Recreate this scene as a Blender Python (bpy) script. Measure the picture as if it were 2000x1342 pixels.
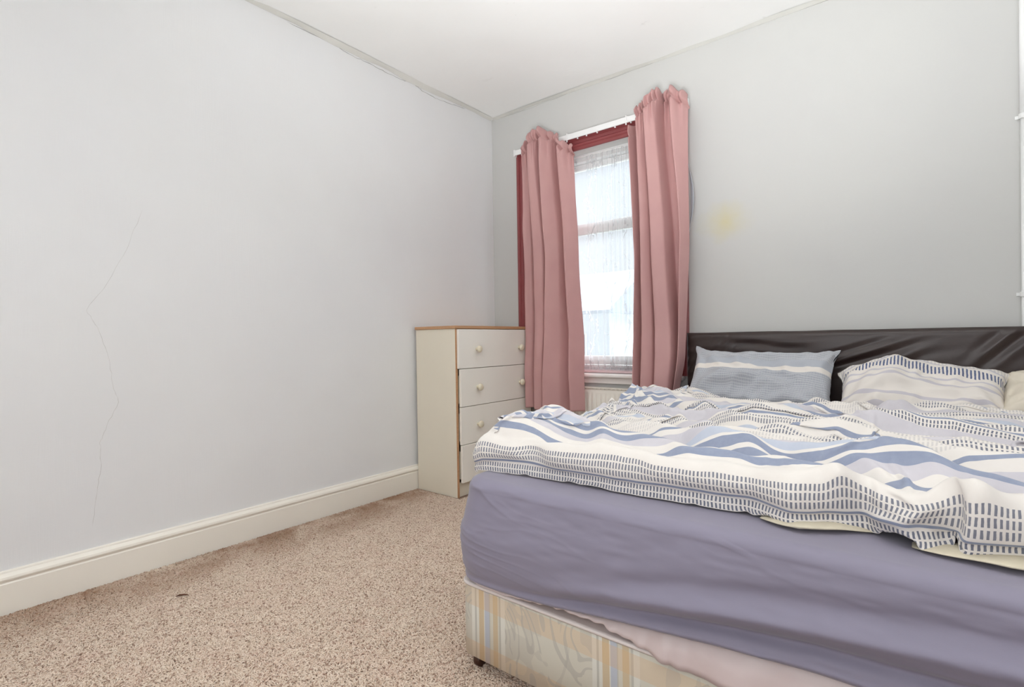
import bpy, bmesh, math, random
import numpy as np
from mathutils import Vector, Matrix
random.seed(7); rng = np.random.RandomState(11)
for o in list(bpy.data.objects): bpy.data.objects.remove(o)
S = bpy.context.scene; C = S.collection; PI = math.pi

# ------------------------------------------------------------------ camera, world, lights, exposure
CAM = (2.61898, -3.08499, 0.97)
yaw, pit, rol, FPX = 0.67133, -0.0077326, -0.015313, 1010.03
fw = Vector((-math.sin(yaw)*math.cos(pit), math.cos(yaw)*math.cos(pit), math.sin(pit)))
r0 = Vector((math.cos(yaw), math.sin(yaw), 0)); u0 = r0.cross(fw)
rt = r0*math.cos(rol) + u0*math.sin(rol); up = -r0*math.sin(rol) + u0*math.cos(rol)
cd = bpy.data.cameras.new('camera'); cam = bpy.data.objects.new('camera', cd); C.objects.link(cam)
cd.sensor_width = 36; cd.lens = 36*FPX/2000; cd.clip_start = 0.02; cd.clip_end = 200
M = Matrix((rt, up, -fw)).transposed().to_4x4(); M.translation = Vector(CAM); cam.matrix_world = M
S.camera = cam
S.view_settings.view_transform = 'Standard'; S.view_settings.look = 'None'
S.view_settings.exposure = 0.22; S.view_settings.gamma = 1; S.view_settings.use_curve_mapping = False
S.cycles.max_bounces = 10; S.cycles.diffuse_bounces = 6; S.cycles.transparent_max_bounces = 16

W = bpy.data.worlds.new('sky'); S.world = W; W.use_nodes = True
wn = W.node_tree.nodes; wl = W.node_tree.links; bg = wn['Background']
tc = wn.new('ShaderNodeTexCoord'); sp = wn.new('ShaderNodeSeparateXYZ'); cr = wn.new('ShaderNodeValToRGB')
wl.new(tc.outputs['Generated'], sp.inputs[0]); wl.new(sp.outputs['Z'], cr.inputs[0]); wl.new(cr.outputs[0], bg.inputs[0])
cr.color_ramp.elements[0].color = (0.93, 0.96, 1, 1); cr.color_ramp.elements[1].color = (0.70, 0.83, 1, 1)
bg.inputs[1].default_value = 0.98

def light(name, kind, loc, target, energy, color, **k):
    l = bpy.data.lights.new(name, kind); l.energy = energy; l.color = color
    for a, b in k.items(): setattr(l, a, b)
    o = bpy.data.objects.new(name, l); C.objects.link(o); o.location = loc
    o.rotation_euler = (Vector(target)-Vector(loc)).to_track_quat('-Z', 'Y').to_euler(); return o
# overcast daylight falling in through the window (very soft sun) and an added fill lamp behind the camera
light('daylight', 'SUN', (1.2, 4, 5), (1.6, -1.6, 0.2), 20.0, (0.95, 0.975, 1.0), angle=math.radians(50))
light('rear_fill_light', 'AREA', (2.35, -4.02, 1.4), (0.2, -.9, 1.0), 14, (1.0, 0.985, 0.965), shape='RECTANGLE', size=1.7, size_y=1.5)

# added fill lamp aimed up to brighten the ceiling, no real source
light('ceiling_fill_light', 'AREA', (2.6, -3.45, .55), (2.2, -2.0, 2.68), 35, (0.97, 0.985, 1.0), shape='DISK', size=.8, spread=math.radians(85))

# ------------------------------------------------------------------ material helpers
def lin(r, g, b):
    f = lambda c: ((c/255+0.055)/1.055)**2.4 if c/255 > 0.04045 else c/255/12.92
    return (f(r), f(g), f(b), 1)
class NT:
    def __init__(s, name):
        s.m = bpy.data.materials.new(name); s.m.use_nodes = True; s.t = s.m.node_tree
        s.b = s.t.nodes['Principled BSDF']; s.out = s.t.nodes['Material Output']
    def n(s, typ, **k):
        x = s.t.nodes.new('ShaderNode'+typ)
        for a, v in k.items():
            if a.startswith('i_'):
                key = a[2:]; x.inputs[int(key) if key.isdigit() else key].default_value = v
            else: setattr(x, a, v)
        return x
    def l(s, a, b): s.t.links.new(a, b)
    def math(s, op, a, b=None, c=None, clamp=False):
        x = s.n('Math', operation=op, use_clamp=clamp)
        for i, v in enumerate((a, b, c)):
            if v is None: continue
            if isinstance(v, (int, float)): x.inputs[i].default_value = v
            else: s.l(v, x.inputs[i])
        return x.outputs[0]
    def mix(s, f, a, b):
        x = s.n('Mix', data_type='RGBA')
        for i, v in ((0, f), (6, a), (7, b)):
            if isinstance(v, (int, float, tuple)): x.inputs[i].default_value = v
            else: s.l(v, x.inputs[i])
        return x.outputs[2]
    def noise(s, scale, detail=3, rough=.5, co=None, dist=0):
        x = s.n('TexNoise'); x.inputs['Scale'].default_value = scale; x.inputs['Detail'].default_value = detail
        x.inputs['Roughness'].default_value = rough; x.inputs['Distortion'].default_value = dist
        if co is not None: s.l(co, x.inputs['Vector'])
        return x.outputs[0]
    def obj(s, scale=(1, 1, 1), loc=(0, 0, 0), rot=(0, 0, 0), src='Object'):
        t = s.n('TexCoord'); m = s.n('Mapping'); s.l(t.outputs[src], m.inputs[0])
        m.inputs['Scale'].default_value = scale; m.inputs['Location'].default_value = loc; m.inputs['Rotation'].default_value = rot
        return m.outputs[0]
    def ramp(s, f, stops, interp='LINEAR'):
        x = s.n('ValToRGB'); r = x.color_ramp; r.interpolation = interp
        while len(r.elements) < len(stops): r.elements.new(0.5)
        for e, (p, c) in zip(r.elements, stops): e.position = p; e.color = c if len(c) == 4 else (*c, 1)
        s.l(f, x.inputs[0]); return x.outputs[0]
    def bump(s, h, strength=.3, dist=.01):
        x = s.n('Bump'); x.inputs['Strength'].default_value = strength; x.inputs['Distance'].default_value = dist
        s.l(h, x.inputs['Height']); s.l(x.outputs[0], s.b.inputs['Normal'])
    def set(s, col=None, rough=.6, **k):
        if col is not None:
            if isinstance(col, tuple): s.b.inputs['Base Color'].default_value = col
            else: s.l(col, s.b.inputs['Base Color'])
        s.b.inputs['Roughness'].default_value = rough
        for a, v in k.items(): s.b.inputs[a.replace('_', ' ')].default_value = v
        return s.m
def plain(name, rgb, rough=.5, var=.04, scale=8, bump=0, bscale=60, **k):
    t = NT(name); c = lin(*rgb); n = t.noise(scale, 4, .6, t.obj())
    d = tuple(x*(1-var*2) for x in c[:3])+(1,)
    m = t.set(t.mix(n, c, d), rough, **k)
    if bump: t.bump(t.noise(bscale, 3, .6, t.obj()), bump, .004)
    return m

# walls: painted woodchip/linen paper, faint weave
t = NT('wall_paint'); o = t.obj()
w1 = t.noise(1.3, 4, .55, o); w2 = t.noise(5, 3, .5, o)
wv = t.math('ADD', t.noise(1, 2, .6, t.obj((260, 260, 8))), t.noise(1, 2, .6, t.obj((8, 8, 260))))
base = t.mix(w1, lin(233, 234, 233), lin(224, 225, 228)); base = t.mix(t.math('MULTIPLY', w2, .25), base, lin(222, 220, 216))
t.set(base, .75); t.bump(wv, .12, .002); MW = t.m
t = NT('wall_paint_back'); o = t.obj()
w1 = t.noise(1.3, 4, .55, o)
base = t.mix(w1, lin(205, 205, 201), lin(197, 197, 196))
# old yellow damp stain on the plaster to the right of the window
tcx = t.n('TexCoord'); vm = t.n('VectorMath', operation='SUBTRACT'); vm.inputs[1].default_value = (1.74, 0, 1.625); t.l(tcx.outputs['Object'], vm.inputs[0])
sc = t.n('VectorMath', operation='MULTIPLY'); sc.inputs[1].default_value = (1/.17, 0, 1/.13); t.l(vm.outputs[0], sc.inputs[0])
ln = t.n('VectorMath', operation='LENGTH'); t.l(sc.outputs[0], ln.inputs[0])
dd = t.math('ADD', ln.outputs['Value'], t.math('MULTIPLY', t.math('SUBTRACT', t.noise(9, 3, .6, o), .5), .9))
msk = t.math('SUBTRACT', 1.0, dd, clamp=True); msk = t.math('MULTIPLY', t.math('POWER', msk, 1.3), .75)
t.set(t.mix(msk, base, lin(205, 196, 150)), .75)
t.bump(t.noise(1, 2, .6, t.obj((300, 300, 300))), .12, .002); MWB = t.m
t = NT('ceiling_paint'); o = t.obj(); n = t.noise(2.2, 4, .6, o)
smudge = t.ramp(t.noise(6, 4, .65, o, 1.0), [(.66, (0, 0, 0)), (.78, (1, 1, 1))])
t.set(t.mix(t.math('MULTIPLY', smudge, .35), t.mix(n, lin(246, 247, 245), lin(240, 241, 239)), lin(200, 200, 196)), .8)
t.bump(t.noise(3, 4, .6, o), .25, .02); MC = t.m
MGLOSSW = plain('cream_gloss_paint', (243, 238, 227), .32, .03, 3, .05, 30)
MWHITE = plain('white_frame_paint', (240, 241, 240), .35, .02, 4)
MSILL = plain('white_gloss_sill_paint', (240, 236, 233), .3, .03, 5)
MCRACK = plain('crack_grey_plaster', (150, 148, 142), .95)  # grey tone of the plaster cracks
MPEEL = plain('lifting_lining_paper', (226, 226, 220), .8, .05, 9)
MRAD = plain('radiator_enamel', (240, 236, 226), .35, .02, 4)
MLAM = plain('cream_laminate', (232, 224, 206), .42, .03, 2.0, .03, 90)
MDRAW = plain('cream_drawer_front', (246, 243, 234), .38, .02, 3)
MKNOB = plain('ivory_knob', (229, 220, 196), .28, .02, 10)
MRED = None
t = NT('oxblood_gloss_paint'); o = t.obj((1, 1, 1))
t.set(t.mix(t.noise(12, 4, .6, o), lin(152, 78, 80), lin(130, 62, 64)), .3); t.bump(t.noise(25, 3, .6, o), .15, .003); MRED = t.m
t = NT('beech_edge'); g = t.noise(3, 5, .6, t.obj((60, 4, 60)))
t.set(t.mix(g, lin(206, 164, 124), lin(172, 126, 88)), .5); MWOOD = t.m

# ------------------------------------------------------------------ geometry helpers
def obj(name, me_or_bm, mat=None, parent=None, smooth=False, label=None, cat=None, group=None, kind=None):
    if isinstance(me_or_bm, bmesh.types.BMesh):
        bmesh.ops.recalc_face_normals(me_or_bm, faces=me_or_bm.faces)
        me = bpy.data.meshes.new(name); me_or_bm.to_mesh(me); me_or_bm.free()
    else: me = me_or_bm
    o = bpy.data.objects.new(name, me); C.objects.link(o)
    if mat is not None:
        for m_ in (mat if isinstance(mat, (list, tuple)) else [mat]): me.materials.append(m_)
    if parent: o.parent = parent
    if smooth: me.polygons.foreach_set('use_smooth', [True]*len(me.polygons))
    for a, v in (('label', label), ('category', cat), ('group', group), ('kind', kind)):
        if v: o[a] = v
    return o
def empty(name, loc, label=None, cat=None, group=None, kind=None):
    o = bpy.data.objects.new(name, None); C.objects.link(o); o.location = loc; o.empty_display_size = .05
    for a, v in (('label', label), ('category', cat), ('group', group), ('kind', kind)):
        if v: o[a] = v
    return o
OFF = [0, 0, 0]
def box(bm, x0, x1, y0, y1, z0, z1, bev=0, seg=2):
    ox, oy, oz = OFF
    vs = [bm.verts.new((x-ox, y-oy, z-oz)) for x in (x0, x1) for y in (y0, y1) for z in (z0, z1)]
    f = [(0, 1, 3, 2), (4, 6, 7, 5), (0, 4, 5, 1), (2, 3, 7, 6), (0, 2, 6, 4), (1, 5, 7, 3)]
    fs = [bm.faces.new([vs[i] for i in q]) for q in f]
    if bev:
        es = list({e for q in fs for e in q.edges})
        bmesh.ops.bevel(bm, geom=es, offset=bev, segments=seg, affect='EDGES', profile=.5)
def boxes(lst, bev=0, seg=2):
    bm = bmesh.new()
    for b in lst: box(bm, *b, bev=bev, seg=seg)
    return bm
def sweep(bm, prof, a, b, closed=True):
    """extrude a closed profile (list of (offset-vector)) from point a to point b"""
    A = [bm.verts.new(Vector(a)+Vector(p)-Vector(OFF)) for p in prof]; B = [bm.verts.new(Vector(b)+Vector(p)-Vector(OFF)) for p in prof]
    n = len(prof)
    for i in range(n): bm.faces.new((A[i], A[(i+1) % n], B[(i+1) % n], B[i]))
    bm.faces.new(A[::-1]); bm.faces.new(B)
def lathe(prof, axis='x', seg=24):
    """prof: (distance along axis, radius)"""
    bm = bmesh.new(); rings = []
    for d, r in prof:
        ring = []
        for k in range(seg):
            a = 2*PI*k/seg; p = (d, r*math.cos(a), r*math.sin(a))
            if axis == 'z': p = (r*math.cos(a), r*math.sin(a), d)
            if axis == 'y': p = (r*math.cos(a), d, r*math.sin(a))
            ring.append(bm.verts.new(p))
        rings.append(ring)
    for a, b in zip(rings, rings[1:]):
        for k in range(seg): bm.faces.new((a[k], a[(k+1) % seg], b[(k+1) % seg], b[k]))
    bm.faces.new(rings[0][::-1]); bm.faces.new(rings[-1])
    return bm
def tube(bm, pts, r, seg=8, rad=None):
    pts = [Vector(p)-Vector(OFF) for p in pts]; rings = []
    for i, p in enumerate(pts):
        d = (pts[min(i+1, len(pts)-1)]-pts[max(i-1, 0)]).normalized()
        a = d.orthogonal().normalized() if i == 0 else (rings[-1][1]-d*rings[-1][1].dot(d)).normalized()
        b = d.cross(a); rr = rad[i] if rad else r
        rings.append(([bm.verts.new(p+a*rr*math.cos(2*PI*k/seg)+b*rr*math.sin(2*PI*k/seg)) for k in range(seg)], a))
    for (A, _), (B, _) in zip(rings, rings[1:]):
        for k in range(seg): bm.faces.new((A[k], A[(k+1) % seg], B[(k+1) % seg], B[k]))
    bm.faces.new(rings[0][0][::-1]); bm.faces.new(rings[-1][0])
def grid_mesh(name, P, uv=None, wrapu=False):
    """P: (nu,nv,3) array -> quad mesh with UVs (uv array nu,nv,2)"""
    nu, nv = P.shape[:2]
    idx = np.arange(nu*nv).reshape(nu, nv)
    q = np.stack([idx[:-1, :-1], idx[1:, :-1], idx[1:, 1:], idx[:-1, 1:]], -1).reshape(-1, 4)
    if wrapu: q = np.concatenate([q, np.stack([idx[-1, :-1], idx[0, :-1], idx[0, 1:], idx[-1, 1:]], -1)])
    me = bpy.data.meshes.new(name)
    me.vertices.add(nu*nv); me.vertices.foreach_set('co', (P.reshape(-1, 3)-np.array(OFF)).ravel())
    me.loops.add(q.size); me.loops.foreach_set('vertex_index', q.ravel())
    me.polygons.add(len(q)); me.polygons.foreach_set('loop_start', np.arange(0, q.size, 4)); me.polygons.foreach_set('loop_total', np.full(len(q), 4))
    me.update(calc_edges=True)
    if uv is not None:
        l = me.uv_layers.new(name='UVMap'); l.data.foreach_set('uv', uv.reshape(-1, 2)[q.ravel()].ravel())
    me.polygons.foreach_set('use_smooth', np.ones(len(q), bool)); me.validate()
    return me
def smoothnoise(nu, nv, cell, seed):
    """2-D smooth value noise, -1..1"""
    r = np.random.RandomState(seed); gu = int(nu/cell)+4; gv = int(nv/cell)+4; g = r.uniform(-1, 1, (gu, gv))
    def ax(n): x = np.arange(n)/cell+1; i = x.astype(int); f = x-i; return i, f
    iu, fu = ax(nu); iv, fv = ax(nv)
    def cub(p, f): return np.stack([-.5*f+f*f-.5*f**3, 1-2.5*f*f+1.5*f**3, .5*f+2*f*f-1.5*f**3, -.5*f*f+.5*f**3])
    wu = cub(0, fu); wv = cub(0, fv); out = np.zeros((nu, nv))
    for a in range(4):
        for b in range(4): out += wu[a][:, None]*wv[b][None, :]*g[(iu-1+a)][:, (iv-1+b)]
    return out

def vnoise(a, b, seed):
    """smooth value noise at arbitrary coordinates, -1..1"""
    g = np.random.RandomState(seed).uniform(-1, 1, (256, 256)); i = np.floor(a).astype(int); j = np.floor(b).astype(int); f = a-i; h = b-j
    f = f*f*f*(f*(f*6-15)+10); h = h*h*h*(h*(h*6-15)+10); G = lambda p, q: g[p % 256, q % 256]
    return (G(i, j)*(1-f)+G(i+1, j)*f)*(1-h)+(G(i, j+1)*(1-f)+G(i+1, j+1)*f)*h
def crest(n, k=2.0): return np.clip(1-np.abs(n)*k, 0, 1)**1.4

# ------------------------------------------------------------------ room shell
H = 2.681; XR = 3.42; YB = -4.1; T = .25
WX0, WX1, WZ0, WZ1 = .345, 1.435, .745, 2.262          # window opening in the back wall
def structure(name, bm, mat, parent=None, **k): return obj(name, bm, mat, parent, kind=None if parent else 'structure', **k)
structure('floor', boxes([(0, XR, YB, 0, -.12, 0)]), plain('carpet_backing', (150, 122, 104), .95, .2, 40))
structure('wall_left', boxes([(-T, 0, YB-T, T, -.12, H+.1)]), MW)
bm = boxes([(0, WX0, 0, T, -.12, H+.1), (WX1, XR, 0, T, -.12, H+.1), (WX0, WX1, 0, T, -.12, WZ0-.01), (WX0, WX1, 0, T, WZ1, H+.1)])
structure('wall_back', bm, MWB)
structure('wall_right', boxes([(XR, XR+T, YB-T, T, -.12, H+.1)]), MW)
bm = boxes([(0, .9, YB-T, YB, -.12, H+.1), (3.3, XR, YB-T, YB, -.12, H+.1), (.9, 3.3, YB-T, YB, -.12, .6), (.9, 3.3, YB-T, YB, 2.45, H+.1)])
structure('wall_rear', bm, MW)
# ceiling with a slightly uneven, sagging surface
nu, nv = 60, 70; xs = np.linspace(-.0, XR, nu); ys = np.linspace(YB, 0, nv); X, Y = np.meshgrid(xs, ys, indexing='ij')
Z = H + .006*smoothnoise(nu, nv, 9, 3) + .002*smoothnoise(nu, nv, 3, 4)
structure('ceiling', grid_mesh('ceiling', np.stack([X, Y, Z], -1)), MC)
structure('roof_slab', boxes([(-T, XR+T, YB-T, T, H+.1, H+.25)]), MC)
w2 = empty('added_rear_window', (2.1, YB, .6), kind='structure')  # unseen window, added to go with the rear fill lamp
OFF[:] = [2.1, YB, .6]
obj('window_frame', boxes([(.9, .96, YB-.16, YB-.1, .6, 2.45), (3.24, 3.3, YB-.16, YB-.1, .6, 2.45), (.96, 3.24, YB-.16, YB-.1, .6, .66), (.96, 3.24, YB-.16, YB-.1, 2.39, 2.45), (2.07, 2.13, YB-.16, YB-.1, .66, 2.39)], .004), MWHITE, w2)
OFF[:] = [0, 0, 0]

# skirting with an ogee top
def skirt(name, a, b, nrm, h=.158):
    k = h/.158
    pr = [(0, 0), (.020, 0), (.020, .112*k), (.017, .116*k), (.0165, .121*k), (.022, .124*k), (.024, .130*k), (.022, .138*k), (.016, .145*k), (.0115, .149*k), (.010, .155*k), (.006, .158*k), (0, .158*k)]
    bm = bmesh.new(); sweep(bm, [(nrm[0]*p, nrm[1]*p, q) for p, q in pr], a, b)
    return structure(name, bm, MGLOSSW)
bl = skirt('baseboard_left', (0.0002, YB+.001, 0.001), (0.0002, -.0215, 0.001), (1, 0, 0))
skirt('baseboard_back', (.0005, -.0002, 0.001), (XR-.001, -.0002, 0.001), (0, -1, 0))

# cracks along the left wall and its ceiling joint, and lifting paper strip
rr = random.Random(3)
def crack(pts, r, parent, axis, jit=.004, name='crack', mat=None, sub=6):
    P = []
    for (a, b) in zip(pts, pts[1:]):
        for k in range(sub):
            f = k/sub; P.append([a[i]+(b[i]-a[i])*f + (rr.uniform(-jit, jit) if i != axis else 0) for i in range(3)])
    P.append(list(pts[-1])); bm = bmesh.new(); rad = [r*rr.uniform(.4, 1.2) for _ in P]; rad[0] = rad[-1] = r*.15
    tube(bm, P, r, 5, rad); return obj(name, bm, mat or MCRACK, parent)
WL = bpy.data.objects['wall_left']; WBK = bpy.data.objects['wall_back']
MHAIR = plain('hairline_crack', (192, 189, 185), .95)
crack([(0, -2.323, 1.551), (0, -2.388, 1.367), (0, -2.46, 1.212), (0, -2.523, 1.115), (0, -2.488, 1.044), (0, -2.453, .918), (0, -2.438, .79), (0, -2.422, .736), (0, -2.47, .626), (0, -2.488, .576), (0, -2.485, .482), (0, -2.5, .381), (0, -2.518, .245)], .0005, WL, 0, .0025, mat=MHAIR)
crack([(0, -1.66, 2.668), (0, -1.387, 2.668), (0, -1.252, 2.655), (0, -1.144, 2.66), (0, -.99, 2.654), (0, -.888, 2.656), (0, -.824, 2.666), (0, -.758, 2.662), (0, -.7, 2.645), (0, -.597, 2.642), (0, -.464, 2.652), (0, -.3, 2.668)], .0015, WL, 0, .003)
crack([(.05, 0, 2.674), (.35, 0, 2.668), (.7, 0, 2.675), (1.1, 0, 2.671), (1.6, 0, 2.676), (2.1, 0, 2.672), (2.6, 0, 2.672)], .0010, WBK, 1, .003)
# sagging lip of lining paper where the left wall meets the ceiling
ns = 160; ys = np.linspace(-2.6, -.02, ns); lip = .012+.010*(smoothnoise(ns, 2, 12, 8)[:, 0]+.4*smoothnoise(ns, 2, 4, 9)[:, 0]); lip = np.clip(lip, .002, .04)*np.clip((ys+2.6)*3, 0, 1)
P = np.zeros((ns, 5, 3))
for j, (fx, fz) in enumerate([(0.001, 1.15), (.004, 1.0), (.010, .75), (.022, .35), (.040, -.1)]):
    P[:, j] = np.stack([np.full(ns, fx), ys, H-.004-lip*fz*(.25+.6*np.exp(-((ys+.95)/.5)**2))], -1)
obj('lining_paper_edge', grid_mesh('lip', P), MPEEL, WL)
ns = 160; xs = np.linspace(.02, 3.3, ns); lip = .45*np.clip(.009+.008*smoothnoise(ns, 2, 14, 18)[:, 0], .002, .03)
P = np.zeros((ns, 5, 3))
for j, (fy, fz) in enumerate([(-.001, 1.15), (-.004, 1.0), (-.010, .75), (-.02, .35), (-.034, -.1)]):
    P[:, j] = np.stack([xs, np.full(ns, fy), H-.003-lip*fz], -1)
obj('lining_paper_edge', grid_mesh('lip', P), MPEEL, WBK)

# ------------------------------------------------------------------ window 1
win = empty('window_1', (.89, 0, .745), kind='structure'); OFF[:] = [.89, 0, .745]
x0, x1 = WX0, WX1
fr = [(x0, x0+.05, .09, .17, WZ0, WZ1), (x1-.05, x1, .09, .17, WZ0, WZ1), (x0+.05, x1-.05, .09, .17, WZ1-.05, WZ1), (x0+.05, x1-.05, .09, .17, WZ0, WZ0+.04)]
obj('window_frame', boxes(fr, .003), MWHITE, win)
def sash(za, zb, ya, yb, wtop, wbot):
    a, b = x0+.052, x1-.052
    s = obj('sash', boxes([(a, a+.045, ya, yb, za, zb), (b-.045, b, ya, yb, za, zb), (a+.045, b-.045, ya, yb, zb-wtop, zb), (a+.045, b-.045, ya, yb, za, za+wbot)], .003), MWHITE, win)
    return s, (a+.04, b-.04, (ya+yb)/2-.002, (ya+yb)/2+.002, za+wbot-.005, zb-wtop+.005)
t = NT('window_glass'); gl = t.n('BsdfGlossy'); gl.inputs['Roughness'].default_value = .02; tr = t.n('BsdfTransparent'); tr.inputs[0].default_value = (.95, .97, .97, 1)
fn = t.n('Fresnel'); fn.inputs[0].default_value = 1.45; mx = t.n('MixShader'); t.l(fn.outputs[0], mx.inputs[0]); t.l(tr.outputs[0], mx.inputs[1]); t.l(gl.outputs[0], mx.inputs[2]); t.l(mx.outputs[0], t.out.inputs[0]); MGLASS = t.m
s1, g1 = sash(1.71, WZ1-.052, .135, .168, .04, .05)
s2, g2 = sash(WZ0+.042, 1.775, .096, .130, .075, .06)
obj('glass_pane', boxes([g1]), MGLASS, s1); obj('glass_pane', boxes([g2]), MGLASS, s2)
# rounded white window board and the pinkish inner ledge
bm = boxes([(WX0+.001, WX1-.001, .002, .094, WZ0-.008, WZ0+.006)], .002)
obj('inner_ledge', bm, plain('worn_pink_ledge_paint', (222, 196, 198), .45, .1, 30), win)
bm = boxes([(.275, 1.50, -.062, .0, .708, .735)], .012, 4)
obj('window_sill', bm, MSILL, win)
bm = boxes([(.30, 1.475, -.022, -.001, .668, .7075)], .004); obj('sill_apron', bm, MSILL, win)
OFF[:] = [0, 0, 0]
# oxblood architrave with mouldings (profile across width w, out of the wall d)
prof = [(0, 0), (0, .024), (.010, .028), (.022, .026), (.028, .016), (.046, .014), (.054, .020), (.066, .018), (.072, .012), (.090, .012), (.092, 0)]
arch = empty('trim_1', (.89, 0, .735), kind='structure'); OFF[:] = [.89, 0, .735]
AX0, AX1, AZ1 = .254, 1.526, 2.352
bm = bmesh.new(); sweep(bm, [(w, -d, 0) for w, d in prof], (AX0, -.0005, .7355), (AX0, -.0005, AZ1)); obj('architrave_side', bm, MRED, arch)
bm = bmesh.new(); sweep(bm, [(-w, -d, 0) for w, d in prof], (AX1, -.0005, .7355), (AX1, -.0005, AZ1)); obj('architrave_side', bm, MRED, arch)
bm = bmesh.new(); sweep(bm, [(0, -d, -w) for w, d in prof], (AX0+.093, -.0005, AZ1), (AX1-.093, -.0005, AZ1)); obj('architrave_head', bm, MRED, arch)
OFF[:] = [0, 0, 0]
# lower side linings between board and floor are plain wall

# ------------------------------------------------------------------ curtain rail
RZ = 2.345
rail = empty('curtain_rail', (.91, -.05, RZ), 'long white flat curtain track above the window carrying both pink curtains', 'curtain rail'); OFF[:] = [.91, -.05, RZ]
obj('track', boxes([(.262, 1.545, -.052, -.044, RZ-.014, RZ+.024), (.262, 1.545, -.044, -.034, RZ+.012, RZ+.018)], .002), MWHITE, rail)
obj('track_lip', boxes([(.262, 1.545, -.058, -.053, RZ-.016, RZ-.010)], .001), MWHITE, rail)
for x in (.262, 1.547): obj('end_cap', boxes([(x-.005, x+.005, -.060, -.030, RZ-.022, RZ+.027)], .002), MWHITE, rail)
for x in (.33, .72, 1.16, 1.47): obj('bracket', boxes([(x-.009, x+.009, -.044, -.0005 if x < .3 else -.029, RZ+.002, RZ+.030), (x-.004, x+.004, -.0585, -.0525, RZ-.03, RZ+.030)], .001), MWHITE, rail)
for x in (.80, .87, .95, 1.08, 1.19): obj('glider', boxes([(x-.004, x+.004, -.0525, -.044, RZ-.024, RZ-.0145)], .001), MWHITE, rail)
OFF[:] = [0, 0, 0]

# ------------------------------------------------------------------ curtains
t = NT('dusty_pink_curtain'); uvn = t.obj((1, 1, 1), src='UV')
c = t.mix(t.noise(6, 3, .5, uvn), lin(208, 164, 160), lin(196, 150, 149))
t.set(c, .62, Sheen_Weight=.25, Sheen_Roughness=.4); t.b.inputs['Sheen Tint'].default_value = (1, .85, .85, 1)
wvn = t.math('ADD', t.noise(1, 1, .5, t.obj((700, 60, 1), src='UV')), t.noise(1, 1, .5, t.obj((60, 700, 1), src='UV'))); t.bump(wvn, .12, .0012)
tl = t.n('BsdfTranslucent'); t.l(c, tl.inputs[0]); mx = t.n('MixShader'); mx.inputs[0].default_value = .12
t.l(t.b.outputs[0], mx.inputs[1]); t.l(tl.outputs[0], mx.inputs[2]); t.l(mx.outputs[0], t.out.inputs[0]); MCUR = t.m
MLIN = plain('grey_curtain_lining', (190, 196, 202), .8)
def catmull(K, n):
    K = np.asarray(K, float); m = len(K); x = np.linspace(0, m-1, n); i = np.clip(x.astype(int), 0, m-2); f = (x-i)[:, None] if K.ndim > 1 else x-i
    g = lambda j: K[np.clip(j, 0, m-1)]
    return .5*(2*g(i)+(g(i+1)-g(i-1))*f+(2*g(i-1)-5*g(i)+4*g(i+1)-g(i+2))*f**2+(3*g(i)-g(i-1)-3*g(i+1)+g(i+2))*f**3)
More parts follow.
